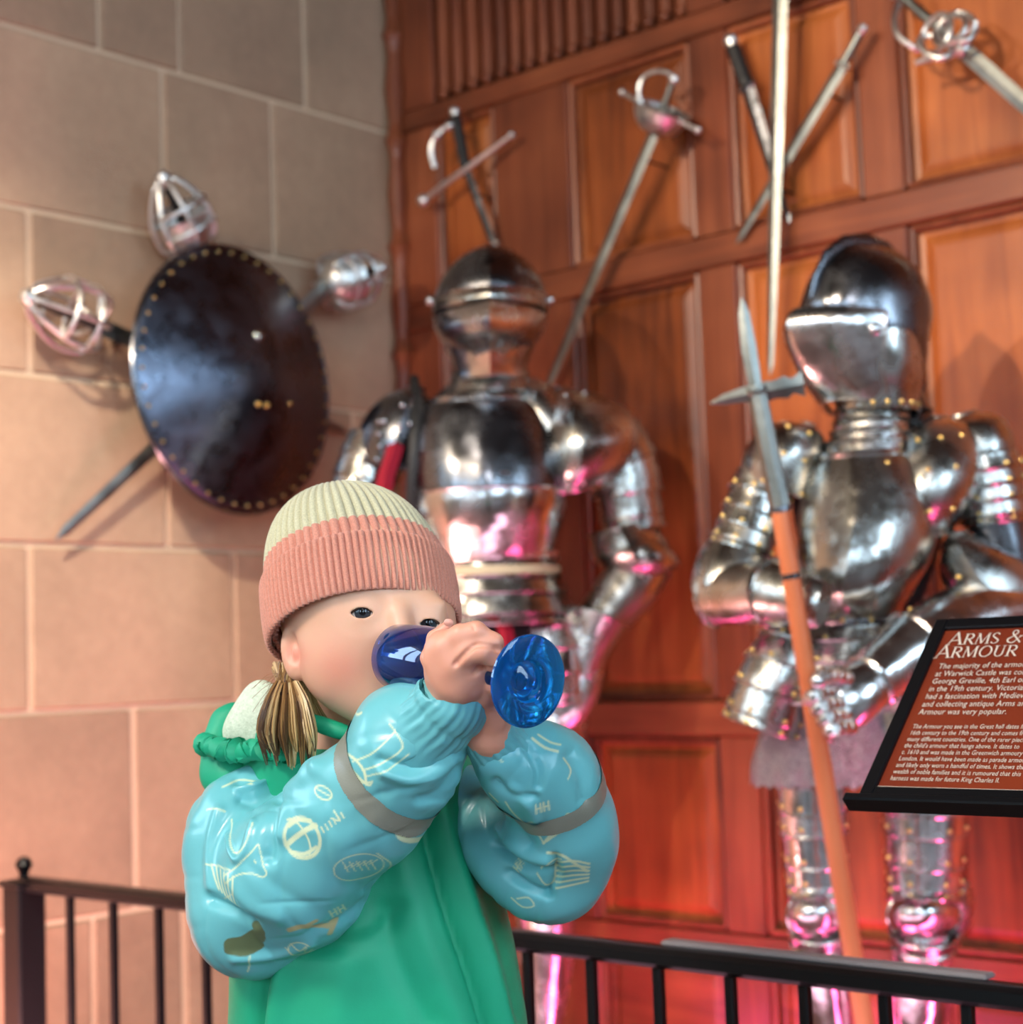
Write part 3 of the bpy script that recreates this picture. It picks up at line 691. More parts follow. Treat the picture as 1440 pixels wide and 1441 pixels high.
def blade(mb, pts, w, th, nrm):
    """diamond-section blade along pts; w half widths, th half thickness"""
    R = []
    for i, p in enumerate(pts):
        t = (pts[min(i + 1, len(pts) - 1)] - pts[max(i - 1, 0)]).normalized(); sd = t.cross(nrm).normalized(); u = sd.cross(t).normalized()
        R.append([p + sd * w[i], p + u * th[i], p - sd * w[i], p - u * th[i]])
    mb.loft(R, True, True)
vd = VD(P(1060, 500, DH))
blade(m, [P(1044, 419, DH), P(1047, 440, DH), P(1054, 490, DH), P(1064, 545, DH), P(1068, 562, DH)], [.001, .009, .0125, .0105, .010], [.0008, .004, .005, .005, .005], vd)
m.build('spear_point', M['blade'], HB, sharp=10)
m = MB()
m.lathe(P(1064, 546, DH), dr, [(0, -.004), (.018, -.002), (.019, .006), (.016, .012)], 14); m.build('collar', M['blade'], HB)
m = MB()                                     # cusped cross bar (worn axe and fluke)
ctr = P(1069, 556, DH)
pts = [P(x, y, DH) for x, y in ((1000, 568), (1020, 562), (1044, 556), (1069, 553), (1092, 548), (1106, 545), (1116, 543), (1131, 540))]
blade(m, pts, [.002, .009, .012, .018, .015, .019, .012, .021], [.002, .004, .005, .008, .005, .005, .004, .004], vd)
m.build('fluke', M['blade'], HB, sharp=20)
m = MB()
for (y, w) in ((716, .019), (811, .0175), (950, .0178)):
    c = P(hp(y), y, DH); m.lathe(c, dr, [(w - .003, -.006), (w, -.005), (w, .004), (w - .003, .005)], 16)
m.build('shaft_band', M['steel_dark'], HB)
# ------------------------------------------------------------------ weapons on the walls
def sword_parts(T, pom, gua, tip, nrm, w0=.016, grip_m='black_leather', pr=.013, gr=.011, blade_m='blade', th=.004, w1=None):
    """pommel, grip and blade along pom-gua-tip (world points); nrm = out of the wall"""
    a = (gua - pom).normalized()
    m = MB(); L = (gua - pom).length
    m.lathe(pom, a, [(0, -pr), (pr * .7, -pr * .75), (pr, 0), (pr * .7, pr * .8), (gr * .8, pr * 1.1)], 14); m.build('pommel', M['satin'], T)
    m = MB(); pr2 = [(gr * .8, pr * .9)]
    for i in range(9): pr2 += [(gr * (1.0 + .12 * (i % 2)), pr * .9 + (L - pr * .9) * i / 8)]
    m.lathe(pom, a, pr2, 12); m.build('grip', M[grip_m], T)
    m = MB(); b = (tip - gua).normalized(); l = (tip - gua).length
    w1 = w1 or w0 * .55
    blade(m, [gua - b * .01, gua + b * l * .3, gua + b * l * .7, gua + b * (l - w1 * 3), tip], [w0, w0 * .95, (w0 + w1) / 2, w1, .001], [th, th, th * .8, th * .6, .0006], nrm)
    m.build('blade', M[blade_m], T, sharp=10)
    return a
def wire(T, name, pts, r, m='satin', k=6):
    b = MB(); q = [V(p) for p in smooth_path([tuple(p) for p in pts], k)]
    b.tube(q, r, 8); b.build(name, M[m], T)
def basket(T, pom, gua, nrm, R, n=6, shell=True, start=0.0):
    a = (gua - pom).normalized(); sd = a.cross(nrm).normalized(); L = (gua - pom).length
    for i in range(n):
        w = start + 2 * PI * i / n; e = sd * math.cos(w) + nrm * math.sin(w)
        wire(T, 'guard_bar', [gua + e * R * .35, gua - a * L * .08 + e * R, gua - a * L * .45 + e * R * 1.08, gua - a * L * .85 + e * R * .6, pom + e * .012], .0055)
    for f, k in ((.22, 1.08), (.55, 1.05)):
        c = gua - a * L * f
        wire(T, 'guard_ring', [c + (sd * math.cos(w) + nrm * math.sin(w)) * R * k for w in [start + 2 * PI * j / 16 for j in range(13)]], .0055)
    if shell:
        m = MB(); dp = R * 1.05
        pf = [(.010, .012), (R * .5, .006), (R * .82, -.010), (R * 1.0, -dp * .5), (R * 1.05, -dp), (R * 1.08, -dp - .003), (R * 1.02, -dp), (R * .96, -dp * .5), (R * .78, -.006), (.010, .006)]
        m.lathe(gua, a, pf, 20); m.build('shell_guard', M['satin'], T)
NX = V((1, 0, 0)); NY = V((0, -1, 0))
def sx(px, py, off=.04): return S(px, py, X0 + off)
def wy(px, py, off=.03): return W(px, py, PF - off)
def pin(T, p, wallp, r=.003):
    m = MB(); m.tube([p, wallp], r, 8); m.build('wall_pin', M['black_metal'], T)

# three basket hilted swords crossed behind the shield
def wall_sword_left(pom, gua, tip, label, off, R, n, start, shell=True):
    a, b, c = sx(*pom, off + R * .9), sx(*gua, off + R * .6), sx(*tip, .03 + off * .2)
    T = thing('basket_hilted_sword', tuple(S(*gua, X0)), label, 'sword', 'swords crossed behind the round shield')
    sword_parts(T, a, b, c, NX, w0=.020, pr=.020, th=.004)
    basket(T, a, b, NX, R, n, shell, start)
    pin(T, b + (c - b) * .12, V((X0 + .0, (b + (c - b) * .12).y, (b + (c - b) * .12).z)))
    return T
wall_sword_left((40, 418), (138, 458), (492, 610), 'silver basket hilted sword pointing right, its hilt left of the round shield', .042, .070, 7, .4, False)
wall_sword_left((231, 252), (272, 345), (410, 742), 'basket hilted sword with black grip, its hilt above the round shield', .045, .066, 7, .2)
wall_sword_left((536, 378), (462, 402), (78, 760), 'sword with dark hilt right of the shield and blade showing at lower left', .06, .066, 6, .7)
# round shield
c0 = sx(332, 534, .12)
SH = thing('round_shield', tuple(c0), 'large round domed dark steel shield with studded rim on the stone wall', 'shield')
n = V((math.cos(.11), math.sin(.11), .03)).normalized()
u = V((0, 0, 1)); u = (u - n * u.dot(n)).normalized(); w = n.cross(u)
RS = .312
m = MB()
pf = [(0, .106), (.02, .1055), (.05, .101), (.10, .087), (.16, .066), (.22, .041), (.27, .021), (.295, .011), (RS, .004), (RS + .004, -.002), (RS, -.006), (.295, .0), (.25, .020), (.15, .060), (0, .10)]
m.lathe(c0, n, pf, 72); m.build('shield_bowl', M['blued'], SH)
m = MB(); m.tube([c0 + (u * math.cos(t) + w * math.sin(t)) * RS for t in [2 * PI * i / 72 for i in range(72)]], .0065, 8, closed=True); m.build('rim', M['steel_dark'], SH)
rp = [c0 + n * .012 + (u * math.cos(t) + w * math.sin(t)) * .297 for t in [2 * PI * i / 44 + .03 for i in range(44)]]
rivet_part(SH, rp, .0046, M['brass'])
m = MB(); bc = c0 + n * .089 + u * .085 + w * .012; m.lathe(bc, n, [(.016, -.006), (.014, .004), (.008, .009), (0, .011)], 14); m.build('boss', M['steel'], SH)
st = MB()
for (q1, q2) in ((.0, -.075), (.028, -.075), (-.09, -.06)):
    d = math.hypot(q1, q2); st.sphere(c0 + n * (.128 - d * .42) + w * q1 + u * q2, .006, 8, 5)
o = st.build('stud', M['brass'], SH); o['kind'] = 'stuff'
m = MB(); m.tube([c0 + n * .01, V((X0 + .0, c0.y, c0.z))], .018, 12); m.build('wall_bracket', M['black_metal'], SH)

# panelling: sword with cross guard behind the corner armour
T = thing('crossguard_sword', tuple(W(655, 240, PF)), 'dark sword hung point down above the corner armour, with long pale cross guard', 'sword')
a, b, c = wy(640, 158, .05), wy(656, 238, .05), wy(722, 420, .03)
sword_parts(T, a, b, c, NY, w0=.013, pr=.014, gr=.014, blade_m='steel_dark')
q = [wy(596, 282, .055), wy(625, 260, .055), wy(656, 238, .055), wy(690, 213, .05), wy(720, 190, .045)]
m = MB(); m.tube(q, [.006, .0085, .008, .007, .005], 10); m.sphere(q[0], .017, 12, 8); m.sphere(q[-1], .010, 10, 6); m.build('cross_guard', M['satin'], T)
wire(T, 'knuckle_bow', [wy(612, 236, .07), wy(607, 215, .08), wy(611, 196, .08), wy(622, 184, .075), wy(634, 176, .06)], .007)
m = MB(); m.sphere(wy(616, 190, .08), .014); m.build('guard_knob', M['satin'], T)
m = MB(); m.sphere(wy(633, 177, .065), .013); m.build('guard_knob', M['satin'], T)
pin(T, b + (c - b) * .2, V(((b + (c - b) * .2).x, Y0 - .0205, (b + (c - b) * .2).z)))
# cup hilted rapier
T = thing('cup_hilt_rapier', tuple(W(920, 170, PF)), 'cup hilt rapier leaning left beside the corner armour, hilt up', 'sword')
a, b, c = wy(948, 112, .10), wy(921, 186, .085), wy(768, 552, .03)
sword_parts(T, a, b, c, NY, w0=.0155, pr=.012, gr=.007, grip_m='blade', w1=.011, th=.004)
ax = (b - a).normalized(); m = MB()
R0 = .062
m.lathe(b, ax, [(.012, .006), (.032, .000), (.050, -.014), (.061, -.034), (.065, -.054), (.069, -.057), (.063, -.052), (.048, -.012), (.010, .0)], 28); m.build('cup', M['satin'], T)
m = MB(); m.lathe(b - ax * .048, ax, [(0.01, .0), (.056, 0.001), (.05, .004), (0.01, .004)], 24); m.build('cup_shadow_disc', M['dark_void'], T).name = 'cup_shadow'  # dark disc put in for the shade inside the cup
q = [wy(876, 130, .10), wy(893, 140, .10), wy(930, 158, .10), wy(965, 175, .09), wy(982, 183, .09)]
m = MB(); m.tube(q, [.006, .005, .005, .005, .006], 8); m.sphere(q[0], .009); m.sphere(q[-1], .009); m.build('cross_guard', M['satin'], T)
wire(T, 'knuckle_bow', [wy(903, 148, .11), wy(899, 128, .12), wy(905, 110, .12), wy(920, 101, .12), wy(936, 101, .115), wy(948, 108, .105)], .0055)
pin(T, b + (c - b) * .1, V(((b + (c - b) * .1).x, Y0 - .0205, (b + (c - b) * .1).z)))
# three blades crossed
T = thing('long_sword', tuple(W(1092, 250, PF)), 'longest of the three crossed swords, hanging upright with its point down', 'sword', 'crossed swords on the panelling')
a, b, c = wy(1101, -170, .07), wy(1100, -60, .07), wy(1084, 528, .045)
sword_parts(T, a, b, c, NY, w0=.0195, w1=.008, pr=.022, gr=.014)
m = MB(); m.tube([wy(1030, -62, .07), wy(1165, -58, .07)], .009, 10); m.build('cross_guard', M['satin'], T)
pin(T, b + (c - b) * .55, V(((b + (c - b) * .55).x, Y0 - .0205, (b + (c - b) * .55).z)))
T = thing('slender_sword', tuple(W(1130, 190, PF)), 'slender sword crossing from upper right to lower left behind the upright sword', 'sword', 'crossed swords on the panelling')
a, b, c = wy(1214, 41, .05), wy(1186, 92, .05), wy(1036, 343, .02)
sword_parts(T, a, b, c, NY, w0=.0145, w1=.008, pr=.012, gr=.009, grip_m='blade')
m = MB(); d = (b - a).normalized(); s_ = d.cross(NY); m.tube([b - s_ * .018, b + s_ * .018], .006, 8); m.build('cross_guard', M['satin'], T)
pin(T, b + (c - b) * .15, V(((b + (c - b) * .15).x, Y0 - .0205, (b + (c - b) * .15).z)))
T = thing('dark_sword', tuple(W(1070, 190, PF)), 'short dark sword with black grip, leftmost of the three crossed swords', 'sword', 'crossed swords on the panelling')
a, b, c = wy(1029, 58, .03), wy(1052, 122, .03), wy(1111, 314, .012)
sword_parts(T, a, b, c, NY, w0=.0165, w1=.007, pr=.018, gr=.016, blade_m='steel_dark')
m = MB(); d = (b - a).normalized(); s_ = d.cross(NY); m.tube([b - s_ * .02, b + s_ * .02], .007, 8); m.build('cross_guard', M['steel_dark'], T)
pin(T, b + (c - b) * .15, V(((b + (c - b) * .15).x, Y0 - .0205, (b + (c - b) * .15).z)))
# swept hilt rapier, top right
T = thing('swept_hilt_rapier', tuple(W(1350, 70, PF)), 'swept hilt rapier with looping silver guard at the upper right, blade falling right', 'sword')
a, b, c = wy(1262, -12, .08), wy(1352, 66, .08), wy(1640, 322, .03)
sword_parts(T, a, b, c, NY, w0=.0165, pr=.018, gr=.010, grip_m='blade')
def loop(cx, cy, rx, ry, rot, off, a0=0, a1=2 * PI, r=.0062):
    cr, sr = math.cos(rot), math.sin(rot)
    wire(T, 'guard_loop', [wy(cx + rx * math.cos(t) * cr - ry * math.sin(t) * sr, cy + rx * math.cos(t) * sr + ry * math.sin(t) * cr, off + .02 * math.sin(t)) for t in [a0 + (a1 - a0) * i / 16 for i in range(17)]], r, k=2)
loop(1318, 48, 30, 17, -1.1, .11); loop(1338, 42, 26, 16, -.7, .13); loop(1352, 38, 22, 20, .3, .09); loop(1316, 66, 24, 14, .4, .12)
wire(T, 'knuckle_bow', [wy(1266, 4, .10), wy(1259, 26, .12), wy(1264, 50, .13), wy(1284, 66, .12), wy(1300, 72, .10)], .0062)
wire(T, 'quillon', [wy(1290, 88, .10), wy(1310, 82, .10), wy(1340, 76, .09), wy(1366, 52, .09), wy(1374, 30, .09)], .007)
m = MB(); m.lathe(b, (c - b).normalized(), [(.012, -.02), (.018, -.01), (.018, .012), (.012, .02)], 12); m.build('ricasso_collar', M['satin'], T)
pin(T, b + (c - b) * .2, V(((b + (c - b) * .2).x, Y0 - .0205, (b + (c - b) * .2).z)))

# ------------------------------------------------------------------ information sign on its stand
SY = 1.50; KS = SY / 1.70
bl = W(1206, 1131, SY)
SG = thing('information_sign', (bl.x + .23, SY + .08, 0), 'black framed red brown information sign headed ARMS & ARMOUR on a stand', 'sign')
UX = V((1, 0, 0)); tlt = math.radians(44); VY = V((0, math.cos(tlt), math.sin(tlt))); NN = UX.cross(VY) ; NN = -NN if NN.z < 0 else NN
SW, SHH = .305, .290
def sp(x, y, z=0.0): return bl + (UX * x + VY * y + NN * z) * KS
def slab(mb, x0, x1, y0, y1, z0, z1, bev=.0015):
    c = [sp(x0, y0, z0), sp(x1, y0, z0), sp(x1, y1, z0), sp(x0, y1, z0), sp(x0, y0, z1 - bev), sp(x1, y0, z1 - bev), sp(x1, y1, z1 - bev), sp(x0, y1, z1 - bev),
         sp(x0 + bev, y0 + bev, z1), sp(x1 - bev, y0 + bev, z1), sp(x1 - bev, y1 - bev, z1), sp(x0 + bev, y1 - bev, z1)]
    mb.loft([c[0:4], c[4:8], c[8:12]], True, True)
m = MB(); slab(m, .004, SW, .004, SHH, -.016, 0.004)
m.build('backing_board', M['black_metal'], SG)
fw = .017
m = MB()
slab(m, .004, .004 + fw, .004, SHH, .003, .010); slab(m, SW - fw, SW, .004, SHH, .003, .010); slab(m, .004 + fw, SW - fw, SHH - fw, SHH, .003, .010); slab(m, .004 + fw, SW - fw, .004, .004 + fw * .9, .003, .010)
o = m.build('frame', M['black_metal'], SG, smooth=False); o['kind'] = 'stuff'; del o['kind']
m = MB(); slab(m, -.010, SW + .01, -.006, .004, -.006, .016, .002); m.build('lip', M['black_metal'], SG, smooth=False)
t = NT('sign_print'); t.l(t.ramp(t.noise(t.coord((3, 3, 3)), 2.0, 2), [(0.3, srgb(120, 44, 26)), (0.7, srgb(146, 58, 30))]), t.b.inputs['Base Color']); t.set(Roughness=0.3)
m = MB(); px0, px1, py0, py1 = .004 + fw, SW - fw, .004 + fw * .9, SHH - fw
m.add([sp(px0, py0, .0048), sp(px1, py0, .0048), sp(px1, py1, .0048), sp(px0, py1, .0048)], [(0, 1, 2, 3)])
PR = m.build('printed_sheet', t.m, SG, smooth=False)
M['ink'] = plain('cream_print', srgb(232, 212, 190), 0.5)
m = MB(); slab(m, px0, .262, py0 + .001, py0 + .0035, .0047, .0052, .0001); m.build('footer_line', M['ink'], PR, smooth=False)
# headline: roman capitals drawn stroke by stroke (width, strokes [x0,y0,x1,y1,w0,w1])
def glyph(ch):
    k, h = .13, .055
    def arc(cx, cy, rx, ry, a0, a1, wmin=h, wmax=k, n=12):
        out = []
        for i in range(n + 1):
            a = math.radians(a0 + (a1 - a0) * i / n)
            out.append((cx + rx * math.cos(a), cy + ry * math.sin(a), wmin + (wmax - wmin) * abs(math.cos(a))))
        return out
    sf = lambda x, y, w=.17: [(x - w, y, .045), (x + w, y, .045)]
    if ch == 'A': return .86, [[(.06, 0, h), (.42, 1, h)], [(.40, 1, k), (.80, 0, k)], [(.20, .34, .05), (.66, .34, .05)], sf(.06, .02, .12), sf(.80, .02, .14)]
    if ch == 'R': return .80, [[(.18, 0, k), (.18, 1, k)], [(.18, .97, .05), (.40, .97, .05)] + arc(.40, .735, .24, .235, 90, -90) + [(.18, .5, .05)], [(.36, .5, k), (.74, 0, k)], sf(.18, .02, .15), sf(.14, .98, .1), sf(.76, .02, .07)]
    if ch == 'M': return 1.06, [[(.14, 0, h), (.20, 1, h)], [(.20, 1, k), (.53, .05, k)], [(.53, .05, h), (.86, 1, h)], [(.86, 1, k), (.92, 0, k)], sf(.14, .02, .11), sf(.92, .02, .13), sf(.14, .98, .08), sf(.92, .98, .08)]
    if ch == 'S': return .62, [arc(.31, .745, .21, .235, 20, 200, .05, .09) + [(.2, .60, .1), (.42, .42, .12)] + arc(.31, .25, .23, .235, 20, -160, .05, .10)]
    if ch == 'O': return .96, [arc(.48, .5, .38, .48, 0, 360, .05, .12, 30)]
    if ch == 'U': return .86, [[(.18, 1, k), (.18, .34, k)] + arc(.43, .32, .25, .30, 180, 360, .06, .1) + [(.68, 1, h)], sf(.18, .98, .15), sf(.68, .98, .13)]
    if ch == '&': return .94, [[(.86, .02, .1), (.30, .70, .1)] + arc(.42, .80, .14, .17, 200, -20, .05, .08) + [(.40, .56, .06), (.20, .38, .08)] + arc(.36, .24, .25, .22, 150, 300, .06, .1) + [(.66, .30, .05), (.80, .52, .05)], sf(.80, .53, .1)]
    return .5, []
def headline(mb, txt, x, y, hs):
    first = True
    for ch in txt:
        if ch == ' ': x += hs[0] * .36; first = True; continue
        H = hs[0] if (first or ch == '&') else hs[1]; first = False
        wd, strokes = glyph(ch)
        for s in strokes:
            pl = [(x + p[0] * H * 1.03, y + p[1] * H, p[2] * H * .5) for p in s]
            vs = []
            for i, p in enumerate(pl):
                q0, q1 = pl[max(0, i - 1)], pl[min(len(pl) - 1, i + 1)]
                dx, dy = q1[0] - q0[0], q1[1] - q0[1]; L = math.hypot(dx, dy) or 1
                vs += [sp(p[0] - dy / L * p[2], p[1] + dx / L * p[2], .0056), sp(p[0] + dy / L * p[2], p[1] - dx / L * p[2], .0056)]
            mb.add(vs, [(2 * i, 2 * i + 1, 2 * i + 3, 2 * i + 2) for i in range(len(pl) - 1)])
        x += wd * H * 1.05
m = MB()
headline(m, 'ARMS &', .031, .2475, (.0218, .0182)); headline(m, 'ARMOUR', .022, .2255, (.0218, .0182))
o = m.build('headline_lettering', M['ink'], PR, smooth=False); o['kind'] = 'stuff'
def text_line(s, x, y, size, name, xk=.7):
    cu = bpy.data.curves.new(name, 'FONT'); cu.body = s; cu.size = size; cu.resolution_u = 2; cu.space_character = 1.02; cu.offset = 0
    ob = bpy.data.objects.new(name, cu); COL.objects.link(ob)
    dg = bpy.context.evaluated_depsgraph_get(); me = bpy.data.meshes.new_from_object(ob.evaluated_get(dg))
    bpy.data.objects.remove(ob)
    vs = [sp(x + v.co.x * xk, y + v.co.y, .0055) for v in me.vertices]; fs = [tuple(p.vertices) for p in me.polygons]
    bpy.data.meshes.remove(me); return vs, fs
body = [('The majority of the armour on display', 'at Warwick Castle was collected by', 'George Greville, 4th Earl of Warwick,', 'in the 19th century. Victorian society', 'had a fascination with Medieval history', 'and collecting antique Arms and', 'Armour was very popular.'),
        ('The Armour you see in the Great hall dates from the', '16th century to the 19th century and comes from', 'many different countries. One of the rarer pieces is', "the child's armour that hangs above. It dates to", 'c. 1610 and was made in the Greenwich armoury in', 'London. It would have been made as parade armour', 'and likely only worn a handful of times. It shows the', 'wealth of noble families and it is rumoured that this', 'harness was made for future King Charles II.')]
m = MB(); y = .2075
for s in body[0]: m.add(*text_line(s, .033, y, .0126, 'line', .80)); y -= .0124
o = m.build('paragraph_lettering', M['ink'], PR, smooth=False); o['kind'] = 'stuff'
m = MB(); y -= .0098
for s in body[1]: m.add(*text_line(s, .033, y, .0098, 'line', .735)); y -= .0099
o = m.build('paragraph_lettering', M['ink'], PR, smooth=False); o['kind'] = 'stuff'
m = MB(); p1 = sp(SW - .045, .10, -.012); m.tube([p1, p1 + V((0, 0, -.04)), V((p1.x, p1.y, 0.01))], .011, 12); m.build('stand_leg', M['black_metal'], SG)
m = MB(); m.lathe(V((p1.x, p1.y, 0)), (0, 0, 1), [(0, 0), (.13, 0), (.13, .008), (.12, .014), (.02, .020), (.011, .03)], 28); m.build('stand_base', M['black_metal'], SG)

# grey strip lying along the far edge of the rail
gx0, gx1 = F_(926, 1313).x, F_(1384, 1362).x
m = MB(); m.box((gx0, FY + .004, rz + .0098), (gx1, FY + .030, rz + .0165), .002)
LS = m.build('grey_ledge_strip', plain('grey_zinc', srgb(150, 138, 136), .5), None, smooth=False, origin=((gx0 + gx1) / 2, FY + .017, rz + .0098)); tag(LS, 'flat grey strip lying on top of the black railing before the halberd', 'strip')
# ------------------------------------------------------------------ soft modelling: distance fields -> one continuous surface
def cc(px, py, d): return np.array([(px - 720.0) * d / FPX, (720.5 - py) * d / FPX, -d])   # camera-aligned metres
CW = np.array([[RT.x, RT.y, RT.z], [UP.x, UP.y, UP.z], [-FWD.x, -FWD.y, -FWD.z]])
def to_world(v): return v @ CW + np.array(CAM)
def axis_pts(lo, hi, coarse, fine=None):
    """grid axis, finer inside the given interval(s) [(a,b,step)]"""
    out = [lo]
    while out[-1] < hi:
        st = coarse
        for (a, b, s) in (fine or []):
            if a - coarse <= out[-1] <= b: st = min(st, s)
        out.append(out[-1] + st)
    return np.array(out, dtype=np.float32)
class Field:
    def __init__(s, xs, ys, zs):
        s.xs, s.ys, s.zs = xs, ys, zs
        s.F = np.full((len(xs), len(ys), len(zs)), 0.2, dtype=np.float32)
    def win(s, lo, hi):
        i = [slice(max(0, int(np.searchsorted(a, l)) - 1), int(np.searchsorted(a, h)) + 1) for a, l, h in zip((s.xs, s.ys, s.zs), lo, hi)]
        return tuple(i), s.xs[i[0]][:, None, None], s.ys[i[1]][None, :, None], s.zs[i[2]][None, None, :]
    def smin(s, i, d, k):
        a = s.F[i]
        if k <= 0: s.F[i] = np.minimum(a, d)
        else:
            h = np.maximum(k - np.abs(a - d), 0) / k
            s.F[i] = np.minimum(a, d) - h * h * k * 0.25
    def smax(s, i, d, k):
        a = s.F[i]
        h = np.maximum(k - np.abs(a - d), 0) / k
        s.F[i] = np.maximum(a, d) + h * h * k * 0.25
    def ell_d(s, c, r, rot, m):
        R = max(r) + m
        i, x, y, z = s.win(c - R, c + R)
        x, y, z = x - c[0], y - c[1], z - c[2]
        if rot is not None:
            x, y, z = (rot[0][0] * x + rot[0][1] * y + rot[0][2] * z, rot[1][0] * x + rot[1][1] * y + rot[1][2] * z, rot[2][0] * x + rot[2][1] * y + rot[2][2] * z)
        k0 = np.sqrt((x / r[0]) ** 2 + (y / r[1]) ** 2 + (z / r[2]) ** 2)
        k1 = np.sqrt((x / r[0] ** 2) ** 2 + (y / r[1] ** 2) ** 2 + (z / r[2] ** 2) ** 2) + 1e-6
        return i, (k0 * (k0 - 1) / k1).astype(np.float32)
    def ell(s, c, r, k=0.01, rot=None, cut=False):
        i, d = s.ell_d(c, r, rot, 0.05)
        if cut: s.smax(i, -d, k)
        else: s.smin(i, d, k)
    def cone(s, a, b, ra, rb, k=0.01, cut=False):
        R = max(ra, rb) + 0.05
        i, x, y, z = s.win(np.minimum(a, b) - R, np.maximum(a, b) + R)
        ab = b - a; L2 = float(ab @ ab) + 1e-9
        t = np.clip(((x - a[0]) * ab[0] + (y - a[1]) * ab[1] + (z - a[2]) * ab[2]) / L2, 0, 1)
        d = (np.sqrt((x - a[0] - t * ab[0]) ** 2 + (y - a[1] - t * ab[1]) ** 2 + (z - a[2] - t * ab[2]) ** 2) - (ra + (rb - ra) * t)).astype(np.float32)
        if cut: s.smax(i, -d, k)
        else: s.smin(i, d, k)
    def chain(s, pts, rs, k=0.01, kin=0.004):
        for j in range(len(pts) - 1): s.cone(pts[j], pts[j + 1], rs[j], rs[j + 1], k if j == 0 else kin)
    def depth(s, px, py, guess):
        """depth of the surface nearest the viewer near a pixel"""
        p = cc(px, py, guess); ix = int(np.argmin(abs(s.xs - p[0]))); iy = int(np.argmin(abs(s.ys - p[1])))
        col = s.F[ix, iy]; k = np.where(col < 0)[0]
        return -float(s.zs[k[-1]]) if len(k) else guess
    def surface(s):
        F = s.F; ins = F < 0
        n = np.zeros(tuple(q - 1 for q in F.shape), dtype=np.int8)
        for a in (0, 1):
            for b in (0, 1):
                for c in (0, 1):
                    n += ins[a:F.shape[0] - 1 + a, b:F.shape[1] - 1 + b, c:F.shape[2] - 1 + c]
        I, J, K = np.where((n > 0) & (n < 8))
        idx = np.full(n.shape, -1, dtype=np.int32); idx[I, J, K] = np.arange(len(I))
        acc = np.zeros((len(I), 3)); cnt = np.zeros(len(I))
        A = (s.xs, s.ys, s.zs)
        cor = [(a, b, c) for a in (0, 1) for b in (0, 1) for c in (0, 1)]
        for p in cor:
            for ax in range(3):
                if p[ax]: continue
                q = list(p); q[ax] = 1
                f0 = F[I + p[0], J + p[1], K + p[2]]; f1 = F[I + q[0], J + q[1], K + q[2]]
                m = (f0 < 0) != (f1 < 0)
                t = f0[m] / (f0[m] - f1[m])
                P0 = np.stack([A[0][I[m] + p[0]], A[1][J[m] + p[1]], A[2][K[m] + p[2]]], 1); P1 = np.stack([A[0][I[m] + q[0]], A[1][J[m] + q[1]], A[2][K[m] + q[2]]], 1)
                acc[m] += P0 + (P1 - P0) * t[:, None]; cnt[m] += 1
        v = acc / np.maximum(cnt, 1)[:, None]
        quads = []
        for ax in range(3):
            o1, o2 = (ax + 1) % 3, (ax + 2) % 3
            lo = [slice(None)] * 3; hi = [slice(None)] * 3
            lo[ax] = slice(0, -1); hi[ax] = slice(1, None)
            a, b = ins[tuple(lo)], ins[tuple(hi)]
            w = np.stack(np.where(a != b), 1)
            ok = np.ones(len(w), bool)
            for o in (o1, o2): ok &= (w[:, o] > 0) & (w[:, o] < F.shape[o] - 1)
            w = w[ok]; sgn = a[w[:, 0], w[:, 1], w[:, 2]]
            cs = []
            for (d1, d2) in ((0, 0), (-1, 0), (-1, -1), (0, -1)):
                q = w.copy(); q[:, o1] += d1; q[:, o2] += d2
                cs.append(idx[q[:, 0], q[:, 1], q[:, 2]])
            Q = np.stack(cs, 1); Q[~sgn] = Q[~sgn][:, ::-1]
            quads.append(Q)
        Q = np.concatenate(quads)
        return v, Q[(Q >= 0).all(1)]
def relax(v, q, n=1, k=0.5):
    for _ in range(n):
        acc = np.zeros_like(v); cnt = np.zeros(len(v))
        for a, b in ((0, 1), (1, 2), (2, 3), (3, 0)):
            np.add.at(acc, q[:, a], v[q[:, b]]); np.add.at(cnt, q[:, a], 1)
            np.add.at(acc, q[:, b], v[q[:, a]]); np.add.at(cnt, q[:, b], 1)
        v = v * (1 - k) + acc / np.maximum(cnt, 1)[:, None] * k
    return v
def normals(v, q):
    fn = np.cross(v[q[:, 2]] - v[q[:, 0]], v[q[:, 3]] - v[q[:, 1]])
    n = np.zeros_like(v)
    for a in range(4): np.add.at(n, q[:, a], fn)
    return n / (np.linalg.norm(n, axis=1)[:, None] + 1e-12)
def seg_dist(p, poly):
    """2D distance to a polyline"""
    best = np.full(len(p), 1e9)
    for a, b in zip(poly[:-1], poly[1:]):
        a = np.array(a, float); b = np.array(b, float); ab = b - a
        t = np.clip(((p - a) @ ab) / (ab @ ab + 1e-9), 0, 1)
        best = np.minimum(best, np.hypot(*(p - a - t[:, None] * ab).T))
    return best
S16 = 1.55 / FPX
def flat2(v): return np.stack([v[:, 0] / S16 + 720, 720.5 - v[:, 1] / S16], 1)      # orthographic drawing plane of the cloth, 1 unit = 0.65 mm
def folds(v, q, strokes, side=0.15):
    n = normals(v, q); p = flat2(v); w = np.clip((n[:, 2] - side) * 4, 0, 1); h = np.zeros(len(v))
    for poly, wd, amp in strokes: h += amp * np.exp(-(seg_dist(p, smooth_path(poly, 4)) / wd) ** 2)
    return v + n * (h * w)[:, None]
